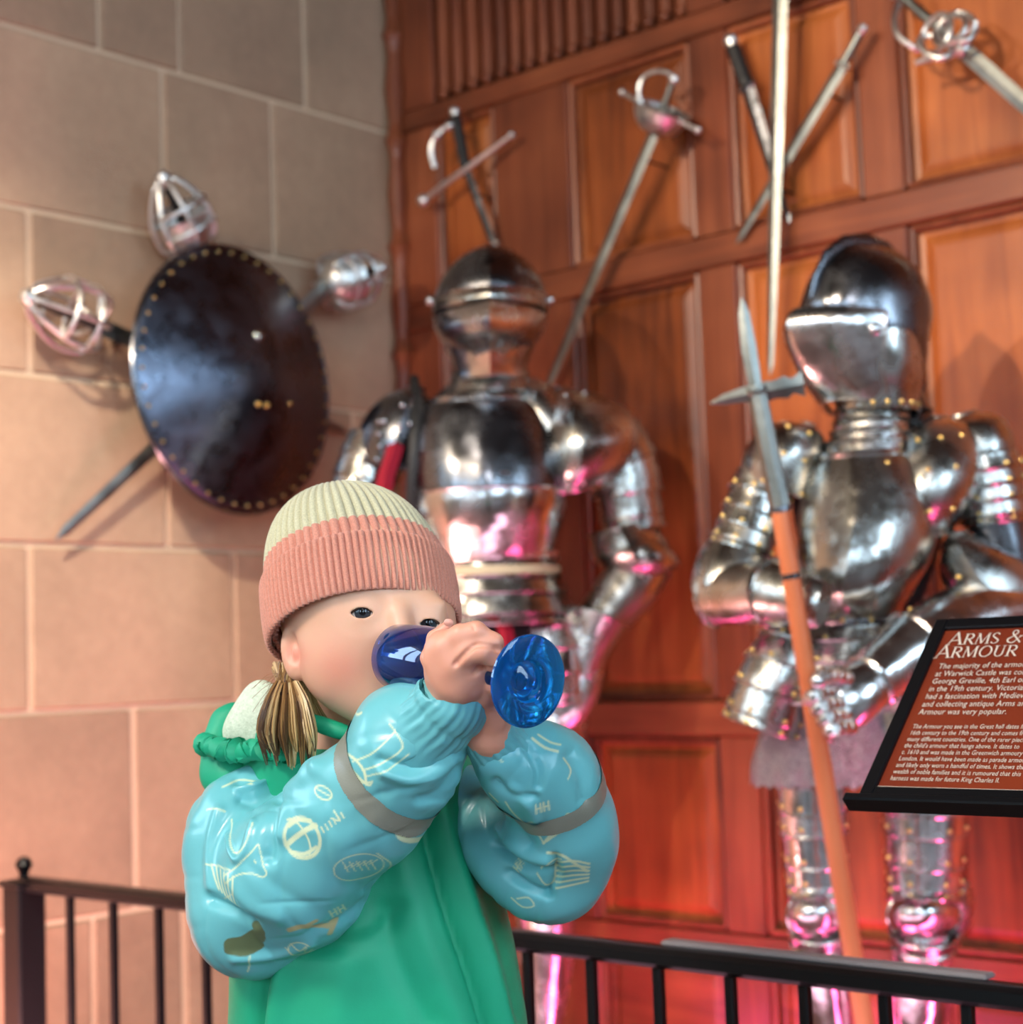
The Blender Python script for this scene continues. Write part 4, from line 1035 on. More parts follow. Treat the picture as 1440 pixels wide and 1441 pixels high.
def waves(v, n, amp, scale, seed, k=14, aniso=(1, 1, 1)):
    r = np.random.RandomState(seed); h = np.zeros(len(v))
    for i in range(k):
        d = r.normal(size=3) * np.array(aniso); d *= scale * (0.6 + 1.2 * r.rand()) / np.linalg.norm(d)
        h += np.sin(v @ d + r.rand() * 6.28) / math.sqrt(k)
    return v + n * (amp * h)[:, None]
def np_mesh(name, v, q, m, parent, col=None, smooth=True, world=True):
    org = root_loc(parent) if parent is not None else V((0, 0, 0))
    w = (to_world(v) if world else v) - np.array(org)
    me = bpy.data.meshes.new(name)
    me.vertices.add(len(w)); me.vertices.foreach_set('co', w.astype(np.float32).ravel())
    k = q.shape[1]
    me.loops.add(len(q) * k); me.loops.foreach_set('vertex_index', q.astype(np.int32).ravel())
    me.polygons.add(len(q)); me.polygons.foreach_set('loop_start', np.arange(0, len(q) * k, k, dtype=np.int32))
    me.update(calc_edges=True); me.validate()
    me.polygons.foreach_set('use_smooth', np.ones(len(me.polygons), bool))
    for x in (m if isinstance(m, (list, tuple)) else [m]): me.materials.append(x)
    if col is not None:
        a = me.color_attributes.new('dye', 'FLOAT_COLOR', 'POINT')
        c = np.ones((len(w), 4), np.float32); c[:, :3] = col; a.data.foreach_set('color', c.ravel())
    o = bpy.data.objects.new(name, me); COL.objects.link(o)
    if parent is not None: o.parent = parent
    return o
def dyed(name, rough, bump=0.15, bscale=400, **kw):
    t = NT(name); a = t.n('VertexColor'); a.layer_name = 'dye'; t.l(a.outputs['Color'], t.b.inputs['Base Color'])
    t.set(Roughness=rough, **kw)
    if bump: t.bump(t.noise(t.coord(), bscale, 3), bump, 0.001)
    return t

# ------------------------------------------------------------------ goblet
rimc, footc = P(560, 924, 1.528), P(746, 959, 1.382)
GA = (rimc - footc).normalized()
L = (rimc - footc).length; GK = L / .1862
GO = thing('goblet', tuple(footc), 'cobalt blue glass goblet tipped up to the mouth of the child', 'goblet')
t = NT('cobalt_glass'); t.set(Base_Color=(0.008, 0.11, 0.58, 1), Roughness=0.03, IOR=1.5); t.b.inputs['Transmission Weight'].default_value = 0.93
M['cobalt'] = t.m
t = NT('thin_cobalt_glass'); t.set(Base_Color=(0.01, 0.30, 0.84, 1), Roughness=0.03, IOR=1.5); t.b.inputs['Transmission Weight'].default_value = 0.85
M['cobalt_foot'] = t.m
m = MB()
m.lathe(footc, GA, [(r_, h_ * (GK if h_ > .0125 else 1)) for r_, h_ in [(0, .0005), (.006, .001), (.010, .004), (.0165, .005), (.018, .0015), (.022, .0005), (.036, .0), (.0385, .0012), (.0385, .0032), (.034, .0045), (.020, .0075), (.012, .012), (.008, .020)]], 64)
m.build('foot', M['cobalt_foot'], GO)
m = MB()
m.lathe(footc, GA, [(r_, h_ * (GK if h_ > .0125 else 1)) for r_, h_ in [(0, .018), (.0078, .019), (.0062, .030), (.0068, .038), (.0100, .043), (.0105, .047), (.0068, .052), (.0062, .058), (.0085, .064), (.007, .067), (0, .068)]], 40)
m.build('stem', M['cobalt'], GO)
m = MB()
m.lathe(footc, GA, [(r_, h_ * (GK if h_ > .0125 else 1)) for r_, h_ in [(0, .0645), (.008, .065), (.017, .070), (.0245, .082), (.0292, .100), (.0312, .122), (.0318, .145), (.0308, .168), (.0296, .185), (.0288, .1862), (.0280, .185), (.0290, .168), (.0298, .145), (.0292, .122), (.0272, .100), (.0225, .084), (.014, .074), (0, .071)]], 64)
m.build('bowl', M['cobalt'], GO)

# ------------------------------------------------------------------ the child
pf_ = P(520, 1400, 1.69)
CH = thing('person', (pf_.x, pf_.y, 0), 'small child in ribbed knit hat and green teal jacket drinking from a blue goblet', 'person')
fine = .0011
xs = axis_pts(cc(300, 0, 1.6)[0], cc(880, 0, 1.6)[0], .006, [(cc(400, 0, 1.55)[0], cc(735, 0, 1.47)[0], fine)])
ys = axis_pts(cc(0, 1560, 1.66)[1], cc(0, 680, 1.66)[1], .006, [(cc(0, 1030, 1.47)[1], cc(0, 835, 1.52)[1], fine)])
zs = axis_pts(-1.80, -1.36, .006, [(-1.60, -1.385, fine)])
B = Field(xs, ys, zs)
px_ = 1.55 / FPX
def rotm(yaw, pitch=0.0, roll=0.0):
    """rows: right, up, toward axes of a tilted box in camera-aligned space; yaw turns the front to the viewer's right"""
    y, p, r = map(math.radians, (yaw, pitch, roll))
    f = np.array([math.sin(y) * math.cos(p), math.sin(p), math.cos(y) * math.cos(p)])
    rt = np.array([math.cos(y), 0, -math.sin(y)]); u = np.cross(f, rt)
    rt2 = rt * math.cos(r) + u * math.sin(r); u2 = u * math.cos(r) - rt * math.sin(r)
    return [rt2, u2, f]
HR = rotm(22, 12, -6)
B.ell(cc(506, 838, 1.628), (.080, .084, .092), .02, HR)                 # skull
B.ell(cc(540, 905, 1.602), (.070, .078, .062), .03, HR)                 # face
B.ell(cc(482, 938, 1.580), (.032, .032, .030), .03)                    # full cheeks
B.ell(cc(604, 938, 1.570), (.030, .030, .026), .03)
B.ell(cc(545, 985, 1.572), (.024, .020, .022), .03)                    # chin
B.ell(cc(508, 844, 1.566), (.020, .006, .009), .022)                   # brows
B.ell(cc(600, 852, 1.560), (.016, .005, .006), .022)
B.cone(cc(560, 868, 1.541), cc(572, 900, 1.530), .006, .0085, .018)      # nose
B.ell(cc(573, 904, 1.530), (.0085, .0075, .008), .01)
B.ell(cc(562, 936, 1.537), (.016, .005, .006), .008)                   # lips
B.ell(cc(562, 947, 1.539), (.014, .005, .006), .008)
er = rotm(-58, 0, 8)
er = rotm(-34, 0, 10); de = B.depth(418, 918, 1.60) + .001
B.ell(cc(414, 918, de), (.014, .026, .009), .006, er)               # ear
B.ell(cc(412, 914, de - .009), (.0080, .015, .0045), .004, er, cut=True)
B.ell(cc(418, 920, de - .006), (.0040, .0085, .004), .003, er)
B.ell(cc(417, 941, de - .003), (.0072, .0085, .0065), .006, er)
B.cone(cc(500, 980, 1.665), cc(490, 1100, 1.685), .043, .048, .03)       # neck
B.chain([cc(490, 1100, 1.69), cc(505, 1250, 1.69), cc(520, 1420, 1.69), cc(522, 1530, 1.69)], [.056, .076, .082, .082], .05, .04)
B.cone(cc(400, 1110, 1.675), cc(600, 1115, 1.68), .040, .040, .04)
# arms inside the sleeves, one surface with the hands
B.chain([cc(385, 1110, 1.665), cc(352, 1275, 1.60), cc(500, 1125, 1.525), cc(624, 1008, 1.452)], [.038, .034, .031, .0225], .03, .012)
B.chain([cc(630, 1115, 1.68), cc(785, 1215, 1.60), cc(745, 1100, 1.53), cc(687, 1032, 1.470)], [.034, .026, .024, .0190], .03, .012)
# near hand: palm, four unequal fingers closed round the bowl and stem, thumb from the side of the palm
def ax_at(px):
    k = (px - 560) / (746 - 560.0); return 1.528 + (1.400 - 1.528) * k
palm = rotm(10, 5, 28)
B.cone(cc(632, 1000, 1.448), cc(640, 962, 1.432), .0200, .0185, .014)
B.ell(cc(636, 934, 1.421), (.0225, .0300, .0140), .014, palm)
B.ell(cc(622, 950, 1.433), (.013, .017, .012), .010, palm)              # thumb base
px1 = 1.43 / FPX
FG = [([(626, 910, 1.413), (648, 894, 1.4085), (670, 889, 1.4065), (695, 904, 1.408), (702, 920, 1.420)], [14.5, 13.5, 12.6, 11.4, 9.6]),
      ([(640, 936, 1.411), (660, 920, 1.4055), (680, 917, 1.403), (698, 930, 1.407), (696, 947, 1.422)], [15.0, 13.8, 13.0, 11.6, 9.6]),
      ([(650, 958, 1.420), (668, 948, 1.418), (682, 956, 1.424), (679, 966, 1.436)], [13.5, 11.8, 10.2, 8.6]),
      ([(652, 974, 1.426), (666, 969, 1.424), (674, 976, 1.434), (669, 984, 1.446)], [11.5, 9.8, 8.8, 7.6])]
TIPS = []
for pts, rs in FG:
    c = [cc(*p) for p in pts]; r = [x * px1 for x in rs]
    B.chain(c, r, .012, .007); TIPS.append((c[-2], c[-1], r[-1]))
th = [cc(616, 955, 1.440), cc(604, 926, 1.447), cc(612, 898, 1.452), cc(630, 882, 1.452)]
B.chain(th, [12.5 * px1, 11.5 * px1, 10.5 * px1, 8.8 * px1], .010, .004); TIPS.append((th[-2], th[-1], 8.8 * px1))
def crease(line, r, k, guess):
    pts = []
    for (x, y) in [tuple(p) for p in smooth_path(line, 4)]: pts.append(cc(x, y, B.depth(x, y, guess)))
    for a_, b_ in zip(pts[:-1], pts[1:]): B.cone(a_, b_, r, r, k, cut=True)
crease([(640, 936), (656, 919), (670, 908), (686, 908), (701, 914)], .0009, .0035, 1.41)     # between the first two fingers
crease([(668, 947), (676, 938), (690, 940), (697, 944)], .0009, .0035, 1.41)
crease([(664, 878), (668, 886)], .0003, .002, 1.41)
# far hand under the stem
B.cone(cc(687, 1030, 1.468), cc(690, 1004, 1.460), .0190, .0175, .012)
B.ell(cc(690, 985, 1.456), (.021, .024, .012), .012, rotm(-30, 10, 14))
FH = [([(676, 972, 1.448), (662, 950, 1.456), (652, 925, 1.474), (650, 902, 1.490)], [10, 9.6, 9, 8]),
      ([(684, 966, 1.452), (672, 946, 1.464), (664, 920, 1.482), (662, 900, 1.492)], [10.5, 10, 9.2, 8.2]),
      ([(694, 964, 1.456), (690, 944, 1.466), (684, 922, 1.474), (682, 905, 1.478)], [10, 9.4, 8.8, 7.8]),
      ([(703, 968, 1.456), (706, 950, 1.462), (704, 932, 1.464), (700, 920, 1.462)], [9, 8.4, 7.8, 7])]
for pts, rs in FH:
    c = [cc(*p) for p in pts]; r = [x * px1 for x in rs]; B.chain(c, r, .008, .0025)
c = [cc(686, 998, 1.444), cc(682, 982, 1.432), cc(694, 966, 1.420), cc(706, 958, 1.412)]
B.chain(c, [11 * px1, 10.5 * px1, 9.5 * px1, 8 * px1], .010, .004)
# eye openings
EYES = []
for (ex, ey, wd, ht, tilt, gz) in ((511, 862, 16.6, 8.6, 3, (.05, .10)), (604, 877, 16.0, 8.4, -4, (.03, .10))):
    d = B.depth(ex, ey, 1.545)
    if ex < 560: B.ell(cc(ex, ey - 1, d - .009), (.020, .0125, .0112), .016, cut=True)       # soft socket
    d = B.depth(ex, ey, 1.545); c0_ = cc(ex, ey, d + .0095)
    B.ell(c0_, (.0134,) * 3, .013)                                             # lids wrap the eyeball
    # almond opening = two ellipsoids overlapping
    i, d1 = B.ell_d(c0_ + np.array([0, -.0072, .010]), (wd * px_ * 1.22, .0072 + .0060, .014), rotm(0, 0, tilt), .02)
    j, d2 = B.ell_d(c0_ + np.array([0, .0075, .010]), (wd * px_ * 1.22, .0075 + .0050, .014), rotm(0, 0, tilt), .02)
    full = np.full(B.F.shape, .1, np.float32); full[i] = d1; f2 = np.full(B.F.shape, .1, np.float32); f2[j] = d2
    al = np.maximum(full, f2); B.F = np.maximum(B.F, -al); del full, f2, al
    EYES.append((c0_, d, wd, ht, tilt, gz))
v, q = B.surface(); v = relax(v, q, 1, .5); p2 = flat2(v)
skin = np.array(srgb(230, 176, 144)[:3]); blush = np.array(srgb(228, 142, 118)[:3]); handc = np.array(srgb(230, 160, 132)[:3])
col = np.tile(skin, (len(v), 1))
for (cx, cy, r, k) in ((480, 940, 44, .75), (604, 935, 40, .75), (412, 925, 22, .8)):
    w_ = np.exp(-(np.hypot(p2[:, 0] - cx, p2[:, 1] - cy) / r) ** 2) * k; col = col * (1 - w_[:, None]) + blush * w_[:, None]
hm = np.clip((-v[:, 2] < 1.50) * 1.0, 0, 1); col = col * (1 - hm[:, None]) + handc * hm[:, None]
for a, b, r in TIPS:
    w_ = np.exp(-(np.linalg.norm(v - b, axis=1) / (r * 1.3)) ** 2) * .6; col = col * (1 - w_[:, None]) + np.array(srgb(236, 140, 122)[:3]) * w_[:, None]
tk = dyed('skin', 0.42, 0.06, 500); tk.b.inputs['Subsurface Weight'].default_value = 0.18; tk.b.inputs['Subsurface Radius'].default_value = (0.012, 0.004, 0.002); tk.b.inputs['Subsurface Scale'].default_value = 0.5
BODY = np_mesh('body', v, q, tk.m, CH, col)
del B
# eyes
M['sclera'] = plain('eye_white', srgb(206, 202, 198), 0.12); M['iris'] = plain('slate_iris', srgb(44, 52, 58), 0.06); M['pupil'] = plain('pupil', (0.004, 0.004, 0.005, 1), 0.05)
M['lash'] = plain('lash', srgb(70, 46, 32), 0.7)
for (c0_, d, wd, ht, tilt, gz) in EYES:
    m = MB(); C = V(to_world(c0_[None])[0]); ax = (-FWD + RT * gz[0] + UP * gz[1]).normalized(); r = .0126; pr = []
    for i in range(25):
        a = PI * i / 24; pr.append((r * math.sin(a), r * math.cos(a)))
    m.lathe(C, ax, pr, 32)
    o = m.build('eye', [M['sclera'], M['iris'], M['pupil']], CH)
    for pl in o.data.polygons:
        cn = V((0, 0, 0))
        for vi in pl.vertices: cn += o.data.vertices[vi].co
        cn = cn / len(pl.vertices) + root_loc(CH) - C
        ang = cn.angle(ax)
        pl.material_index = 2 if ang < .27 else (1 if ang < .60 else 0)
    m = MB(); tr = math.radians(tilt)
    q_ = []
    for i in range(13):
        u_ = -1.05 + 2.1 * i / 12
        x = c0_[0] + u_ * wd * px_ * math.cos(tr) - 0; y = c0_[1] + .0058 * (1 - u_ * u_) + u_ * wd * px_ * math.sin(-tr) * -1
        dz = math.sqrt(max(.0136 ** 2 - (u_ * wd * px_) ** 2 - (y - c0_[1]) ** 2, 1e-8)); q_.append(V(to_world(np.array([[x, y, c0_[2] + dz + .0003]]))[0]))
    m.tube(q_, [.0004] + [.0012] * 11 + [.0004], 6); m.build('eyelashes', M['lash'], CH)
# fingernails
M['nail'] = plain('nail', srgb(224, 156, 136), 0.3)
a, b, r = TIPS[-1]
m = MB(); c = V(to_world((b + np.array([.001, .004, .0052]))[None])[0]); R_ = [[c + (RT * math.cos(w) * .0042 + UP * math.sin(w) * .0032) * k - FWD * (.0012 * (1 - k * k)) for w in [2 * PI * i / 14 for i in range(14)]] for k in (.05, .5, .9, 1.0)]
m.loft(R_, True); m.build('fingernail', M['nail'], CH)
# ------------------------------------------------------------------ knitted hat
def knit(name, c):
    t = NT(name); v = t.coord(); a = t.noise(v, 700, 3, 0.7); b = t.noise(v, 60, 3)
    t.l(t.ramp(a, [(0.3, mix(c, .72)), (0.62, c)]), t.b.inputs['Base Color']); t.set(Roughness=0.95)
    t.b.inputs['Sheen Weight'].default_value = 0.25
    t.bump(a, 0.55, 0.002); return t.m
M['knit_pink'] = knit('salmon_knit', srgb(222, 148, 124)); M['knit_cream'] = knit('cream_knit', srgb(214, 206, 168))
HC = cc(512, 884, 1.622)
hx = rotm(16, 27, 9)                  # right, up (leaning back and left), toward
hx = rotm(10, 0, 0)
upv = np.array([-.16, .88, -.45]); upv /= np.linalg.norm(upv)
rtv = np.array([1.0, .16, .0]); rtv -= upv * (rtv @ upv); rtv /= np.linalg.norm(rtv); fwv = np.cross(rtv, upv)
def hat_surface(prof, nrib, amp, sharp, spr=8, twist=0.0):
    """prof: (radius factor, height, rib strength)"""
    n = nrib * spr; a = np.arange(n) * 2 * PI / n
    ribs = np.abs(np.cos(a * nrib / 2)) ** sharp
    rings = []
    for (rf, h, k) in prof:
        rx, rz = .0915 * rf, .0985 * rf
        R = 1 + (ribs - 1) * k * amp / .09
        lean = max(0, h - .06)
        c = HC + upv * h - rtv * lean * .12
        rings.append(c + np.outer(np.cos(a) * R * rx, rtv) + np.outer(np.sin(a) * R * rz, fwv))
    v = np.concatenate(rings); m_ = len(prof)
    i = np.arange(n); q = np.concatenate([np.stack([j * n + i, j * n + (i + 1) % n, (j + 1) * n + (i + 1) % n, (j + 1) * n + i], 1) for j in range(m_ - 1)])
    return v, q, n
crown = [(.95, -.002, 1), (.985, .02, 1), (.99, .04, 1), (.985, .055, 1), (.965, .068, 1), (.935, .080, 1), (.895, .092, 1), (.845, .103, 1), (.785, .113, 1), (.71, .122, 1), (.62, .130, 1), (.52, .1365, 1), (.41, .1415, .9), (.30, .1450, .7), (.19, .1472, .5), (.09, .1484, .2), (.01, .1488, 0)]
crown = smooth_path(crown, 2)
v, q, n = hat_surface(crown, 58, .0056, .6)
o = np_mesh('hat_crown', v, q[:, ::-1] if False else q, [M['knit_pink'], M['knit_cream']], CH)
hts = np.array([c[1] for c in crown]); row = np.arange(len(q)) // n
mid = np.minimum(row, len(hts) - 2); o.data.polygons.foreach_set('material_index', (hts[mid] > .0735).astype(np.int32))
brim = [(1.0, .002, .2), (.985, -.003, .5), (1.01, -.0055, .8), (1.035, -.002, 1), (1.045, .008, 1), (1.05, .02, 1), (1.05, .033, 1), (1.045, .044, 1), (1.04, .0505, 1), (1.025, .0545, .9), (1.0, .0545, .5), (.97, .051, .1)]
v, q, n = hat_surface(smooth_path(brim, 3), 92, .0042, .65, 8)
np_mesh('hat_brim', v, q, M['knit_pink'], CH)

# ------------------------------------------------------------------ hair: side bunch under the hat
def hair_mat(n, c): return plain(n, c, .38, bump=.2, bscale=600)
HM = [hair_mat('hair_dark', srgb(92, 62, 36)), hair_mat('hair_mid', srgb(150, 110, 64)), hair_mat('hair_fair', srgb(196, 158, 104)), hair_mat('hair_pale', srgb(222, 190, 142))]
rr = random.Random(4)
m = MB()
for i in range(260):                           # swept back along the temple and behind the ear to the tie
    k = rr.random(); s0 = (384 + 30 * k + rr.uniform(-3, 3), 936 + rr.uniform(-5, 5)); e0 = (404 + rr.uniform(-11, 13), 972 + rr.uniform(-7, 9))
    m.cm = rr.choice((0, 1, 1, 2))
    mid_ = ((s0[0] + e0[0]) / 2 + rr.uniform(-6, 8) * (k + .2), (s0[1] + e0[1]) / 2 + rr.uniform(-2, 4))
    d0 = 1.606 - .012 * k + rr.uniform(-.004, .004)
    pts = smooth_path([s0 + (d0,), mid_ + (d0 - .010,), e0 + (1.583 + rr.uniform(-.008, .008),)], 3)
    m.tube([P(*p) for p in pts], [.0007, .0010, .0010, .0010, .0009, .0008, .0007], 4)
for i in range(60):                            # strands drawn down from under the ear and along the jaw
    k = rr.random(); s0 = (420 + 12 * k, 946 + 6 * k); e0 = (432 + 34 * k + rr.uniform(-4, 4), 1000 + 26 * k + rr.uniform(-6, 6)); m.cm = rr.choice((1, 2, 2, 3))
    pts = smooth_path([(404, 962, 1.588), s0 + (1.590,), ((s0[0] + e0[0]) / 2 - 2, (s0[1] + e0[1]) / 2 + 4, 1.590), e0 + (1.600,)], 3)
    m.tube([P(*p) for p in pts], .0007, 4)
clumps = [(rr.uniform(-1, 1), rr.uniform(-1, 1), rr.choice((0, 0, 1, 1, 2, 2, 3)), rr.uniform(.70, 1.0)) for _ in range(34)]
for (a, b, cmi, ln) in clumps:                 # the hanging bunch, lock by lock
    tx = 409 + a * 36 + rr.uniform(-5, 5); ty = 972 + (114 - abs(a) * 12) * ln
    for k in range(13):
        m.cm = min(3, max(0, cmi + rr.choice((-1, 0, 0, 0, 1))))
        ja, jb = rr.uniform(-3.2, 3.2), rr.uniform(-.004, .004)
        x0 = 404 + a * 15 + ja * .6; y0 = 964 + rr.uniform(-6, 8)
        pts = smooth_path([(x0, y0, 1.584 + b * .008 + jb), (x0 + a * 14 + ja * .5, y0 + 26, 1.566 + b * .012 + jb), (x0 + a * 24 + ja, y0 + 66, 1.562 + b * .014 + jb), (tx + ja * .5, ty + rr.uniform(-8, 4), 1.566 + b * .014 + jb * .4)], 3)
        w = rr.uniform(.0008, .0013)
        m.tube([P(*p) for p in pts], [w] * 7 + [w * .8, w * .55, w * .25], 4)
m.cm = 1
for i in range(12):                            # loose wisps
    y0 = 952 + rr.uniform(-8, 14); x0 = 398 + rr.uniform(-6, 10)
    e = (352 + rr.uniform(0, 34), y0 + rr.uniform(-4, 46))
    pts = smooth_path([(x0, y0, 1.59), ((x0 + e[0]) / 2, (y0 + e[1]) / 2 - 8, 1.58), e + (1.575 + rr.uniform(-.01, .01),)], 3)
    m.tube([P(*p) for p in pts], .00022, 3)
o = m.build('hair', HM, CH); o['kind'] = 'stuff'
m = MB(); m.tube([P(404 + 13 * math.cos(w), 974 + 5 * math.sin(w), 1.578 - .010 * math.sin(w)) for w in [2 * PI * i / 16 for i in range(16)]], .0030, 7, closed=True); m.build('hair_tie', plain('brown_hair_tie', srgb(70, 46, 34), .8), CH)

# ------------------------------------------------------------------ jacket
GREEN = srgb(20, 162, 118)
t = NT('green_rainproof_cloth'); t.l(t.ramp(t.noise(t.coord(), 9, 3), [(0.3, srgb(14, 150, 108)), (0.7, srgb(26, 170, 126))]), t.b.inputs['Base Color']); t.set(Roughness=0.55); t.bump(t.noise(t.coord(), 420, 2), 0.08, 0.001)
M['jacket'] = t.m
t = NT('pale_fleece'); n_ = t.noise(t.coord(), 260, 4, .7); t.l(t.ramp(n_, [(0.3, srgb(196, 206, 178)), (0.65, srgb(226, 232, 208))]), t.b.inputs['Base Color']); t.set(Roughness=0.95); t.bump(n_, 0.6, 0.003)
M['fleece'] = t.m
NTH = 220
rows = smooth_path([(1040, 505, 128, .070, 1.690), (1075, 500, 172, .086, 1.690), (1120, 500, 186, .098, 1.690), (1180, 506, 184, .104, 1.688), (1250, 514, 190, .110, 1.686), (1330, 524, 200, .116, 1.684), (1420, 532, 208, .120, 1.684), (1530, 536, 216, .124, 1.684), (1640, 536, 224, .126, 1.684)], 12)
th_ = np.arange(NTH) * 2 * PI / NTH
R = []
for (y, cx, rx, rz, d) in rows:
    c = cc(cx, y, d); e = (np.abs(np.cos(th_)) ** 2.3 + np.abs(np.sin(th_)) ** 2.3) ** (-1 / 2.3)
    R.append(np.stack([c[0] + np.cos(th_) * rx * d / FPX * e, np.full(NTH, c[1]), c[2] + np.sin(th_) * rz * e], 1))
v = np.concatenate(R); i = np.arange(NTH)
q = np.concatenate([np.stack([j * NTH + i, j * NTH + (i + 1) % NTH, (j + 1) * NTH + (i + 1) % NTH, (j + 1) * NTH + i], 1)[:, ::-1] for j in range(len(rows) - 1)])
n0 = normals(v, q)
if (n0[:, 2] * (v[:, 2] - cc(0, 0, 1.686)[2])).mean() < 0: q = q[:, ::-1]
v = waves(v, normals(v, q), .0028, 30, 5, 14, (1, .25, 1))
PL = [(596, 1130), (612, 1200), (640, 1290), (668, 1370), (690, 1441), (720, 1560), (740, 1640)]
fs = [([(588, 1140), (602, 1210), (628, 1296), (655, 1372), (676, 1441), (706, 1560)], 7, -.012),
      ([(612, 1130), (628, 1200), (655, 1285), (684, 1368), (704, 1441), (734, 1560)], 13, .010),
      ([(655, 1190), (690, 1300), (716, 1390), (730, 1460)], 12, -.006),
      ([(560, 1215), (580, 1290), (610, 1370), (650, 1460)], 20, .006), ([(540, 1290), (556, 1360), (600, 1450)], 15, -.006),
      ([(500, 1320), (480, 1380), (470, 1460)], 26, .006), ([(372, 1358), (360, 1400), (350, 1480)], 9, -.014), ([(392, 1370), (382, 1420), (376, 1500)], 14, .007),
      ([(430, 1345), (520, 1330), (560, 1290)], 14, -.005)]
v = folds(v, q, fs, -.1)
np_mesh('jacket', v, q, M['jacket'], CH)
# placket flap with its turned edge
m = MB()
# collar lined with fleece
RC = cc(456, 1022, 1.640); cn_ = np.array([.16, .90, .36]); cn_ /= np.linalg.norm(cn_)
cu_ = np.array([1.0, -.2, .1]); cu_ -= cn_ * (cu_ @ cn_); cu_ /= np.linalg.norm(cu_); cv_ = np.cross(cu_, cn_)
def collar_ring(h, r, wob=0.0, k=3):
    a = np.arange(72) * 2 * PI / 72
    rr_ = r * (1 + wob * np.sin(a * k + 1.0))
    return [V(x) for x in to_world(RC + cn_ * h + np.outer(np.cos(a) * rr_ * 1.02, cu_) + np.outer(np.sin(a) * rr_ * .93, cv_))]
m = MB(); m.loft([collar_ring(-.075, .080), collar_ring(-.05, .073), collar_ring(-.025, .068, .02), collar_ring(-.004, .065, .03), collar_ring(.001, .0635, .03), collar_ring(-.002, .062, .03)]); m.build('collar', M['jacket'], CH)
m = MB(); m.loft([collar_ring(-.002, .0622, .03), collar_ring(-.008, .060, .03), collar_ring(-.03, .059, .02), collar_ring(-.06, .058), collar_ring(-.09, .058)]); m.build('collar_lining', M['fleece'], CH)
m = MB(); q_ = smooth_path([(430, 1010, 1.590), (448, 1018, 1.580), (470, 1026, 1.574), (496, 1034, 1.572)], 5)
m.tube([P(*p) for p in q_], [.004, .005, .006, .0065, .007, .0075, .008, .008, .008, .008, .008, .0078, .0075, .007, .006, .005], 10); m.build('collar_edge', M['jacket'], CH)
# fallen hood behind the neck, green outside with a fleece fold and a gathered hem
def blob(name, items, mat, vox=.0022, wav=None, fold=None, k=.012, relaxn=1):
    lo = np.min([np.minimum(a[0] - max(a[1]), a[0]) for a in items], 0) - .012; hi = np.max([a[0] + max(a[1]) for a in items], 0) + .012
    f = Field(*[axis_pts(float(l), float(h), vox) for l, h in zip(lo, hi)])
    for it in items: f.ell(it[0], it[1], k, it[2] if len(it) > 2 else None)
    v, q = f.surface(); v = relax(v, q, relaxn)
    if wav: v = waves(v, normals(v, q), *wav)
    if fold: v = folds(v, q, fold)
    return np_mesh(name, v, q, mat, CH)
blob('hood', [(cc(316, 1030, 1.672), (.018, .030, .020), rotm(-20, 0, -22)), (cc(304, 1070, 1.665), (.014, .030, .022)), (cc(360, 1050, 1.705), (.05, .040, .03)), (cc(330, 1095, 1.66), (.030, .030, .030))], M['jacket'], .0022, (.0016, 140, 3))
blob('hood_lining', [(cc(358, 1000, 1.640), (.022, .031, .012), rotm(-20, 20, -16)), (cc(336, 1022, 1.648), (.016, .022, .012), rotm(-30, 10, -22)), (cc(376, 1012, 1.630), (.020, .034, .010), rotm(-10, 10, 6))], M['fleece'], .0018, (.0012, 130, 9))
m = MB(); hq = smooth_path([(288, 1046, 1.648), (304, 1052, 1.628), (326, 1056, 1.616), (348, 1057, 1.608), (374, 1054, 1.600), (398, 1058, 1.594), (424, 1062, 1.59)], 12)
m.tube([P(p[0], p[1] + 1.5 * math.sin(i * 1.9), p[2] + .002 * math.sin(i * 2.3)) for i, p in enumerate(hq)], [.0092 + .0028 * math.sin(i * 1.35) + .0012 * math.sin(i * 2.9) for i in range(len(hq))], 12); m.build('hood_hem', M['jacket'], CH)

# ------------------------------------------------------------------ printed teal sleeves
TEAL = np.array(srgb(108, 186, 190)[:3]); CREAM = np.array(srgb(220, 228, 188)[:3]); OLIVE = np.array(srgb(104, 116, 82)[:3]); TAN = np.array(srgb(196, 180, 132)[:3])
def ring_(cx, cy, rx, ry, a0=0, a1=360, rot=0, n=20):
    o = []; c, s = math.cos(math.radians(rot)), math.sin(math.radians(rot))
    for i in range(n + 1):
        a = math.radians(a0 + (a1 - a0) * i / n); x, y = rx * math.cos(a), ry * math.sin(a); o.append((cx + x * c - y * s, cy + x * s + y * c))
    return o
def HHmark(x, y, s, ang):
    o = []; c, sn = math.cos(ang), math.sin(ang)
    def L_(a, b): o.append([(x + p * s * c - r * s * sn, y + p * s * sn + r * s * c) for p, r in (a, b)])
    for k in (0, .85): L_((k, .5), (k + .16, -.5)); L_((k + .5, .5), (k + .66, -.5)); L_((k + .08, 0), (k + .58, 0))
    return o
def paint(v, strokes, base):
    p = flat2(v); col = np.tile(base, (len(v), 1))
    for poly, w, c in strokes:
        if len(poly) > 2: poly = smooth_path(poly, 3)
        k = np.clip((w * .85 + .8 - seg_dist(p, poly)) / 1.6, 0, 1)[:, None]; col = col * (1 - k) + c * k
    return col
pr1 = []
A = lambda poly, w=1.5, c=CREAM: pr1.append((poly, w, c))
A([(328, 1330), (346, 1326), (364, 1314)], 15, OLIVE); A([(322, 1336), (346, 1338), (366, 1328)], 8, OLIVE); A([(366, 1296), (370, 1306)], 9, OLIVE)
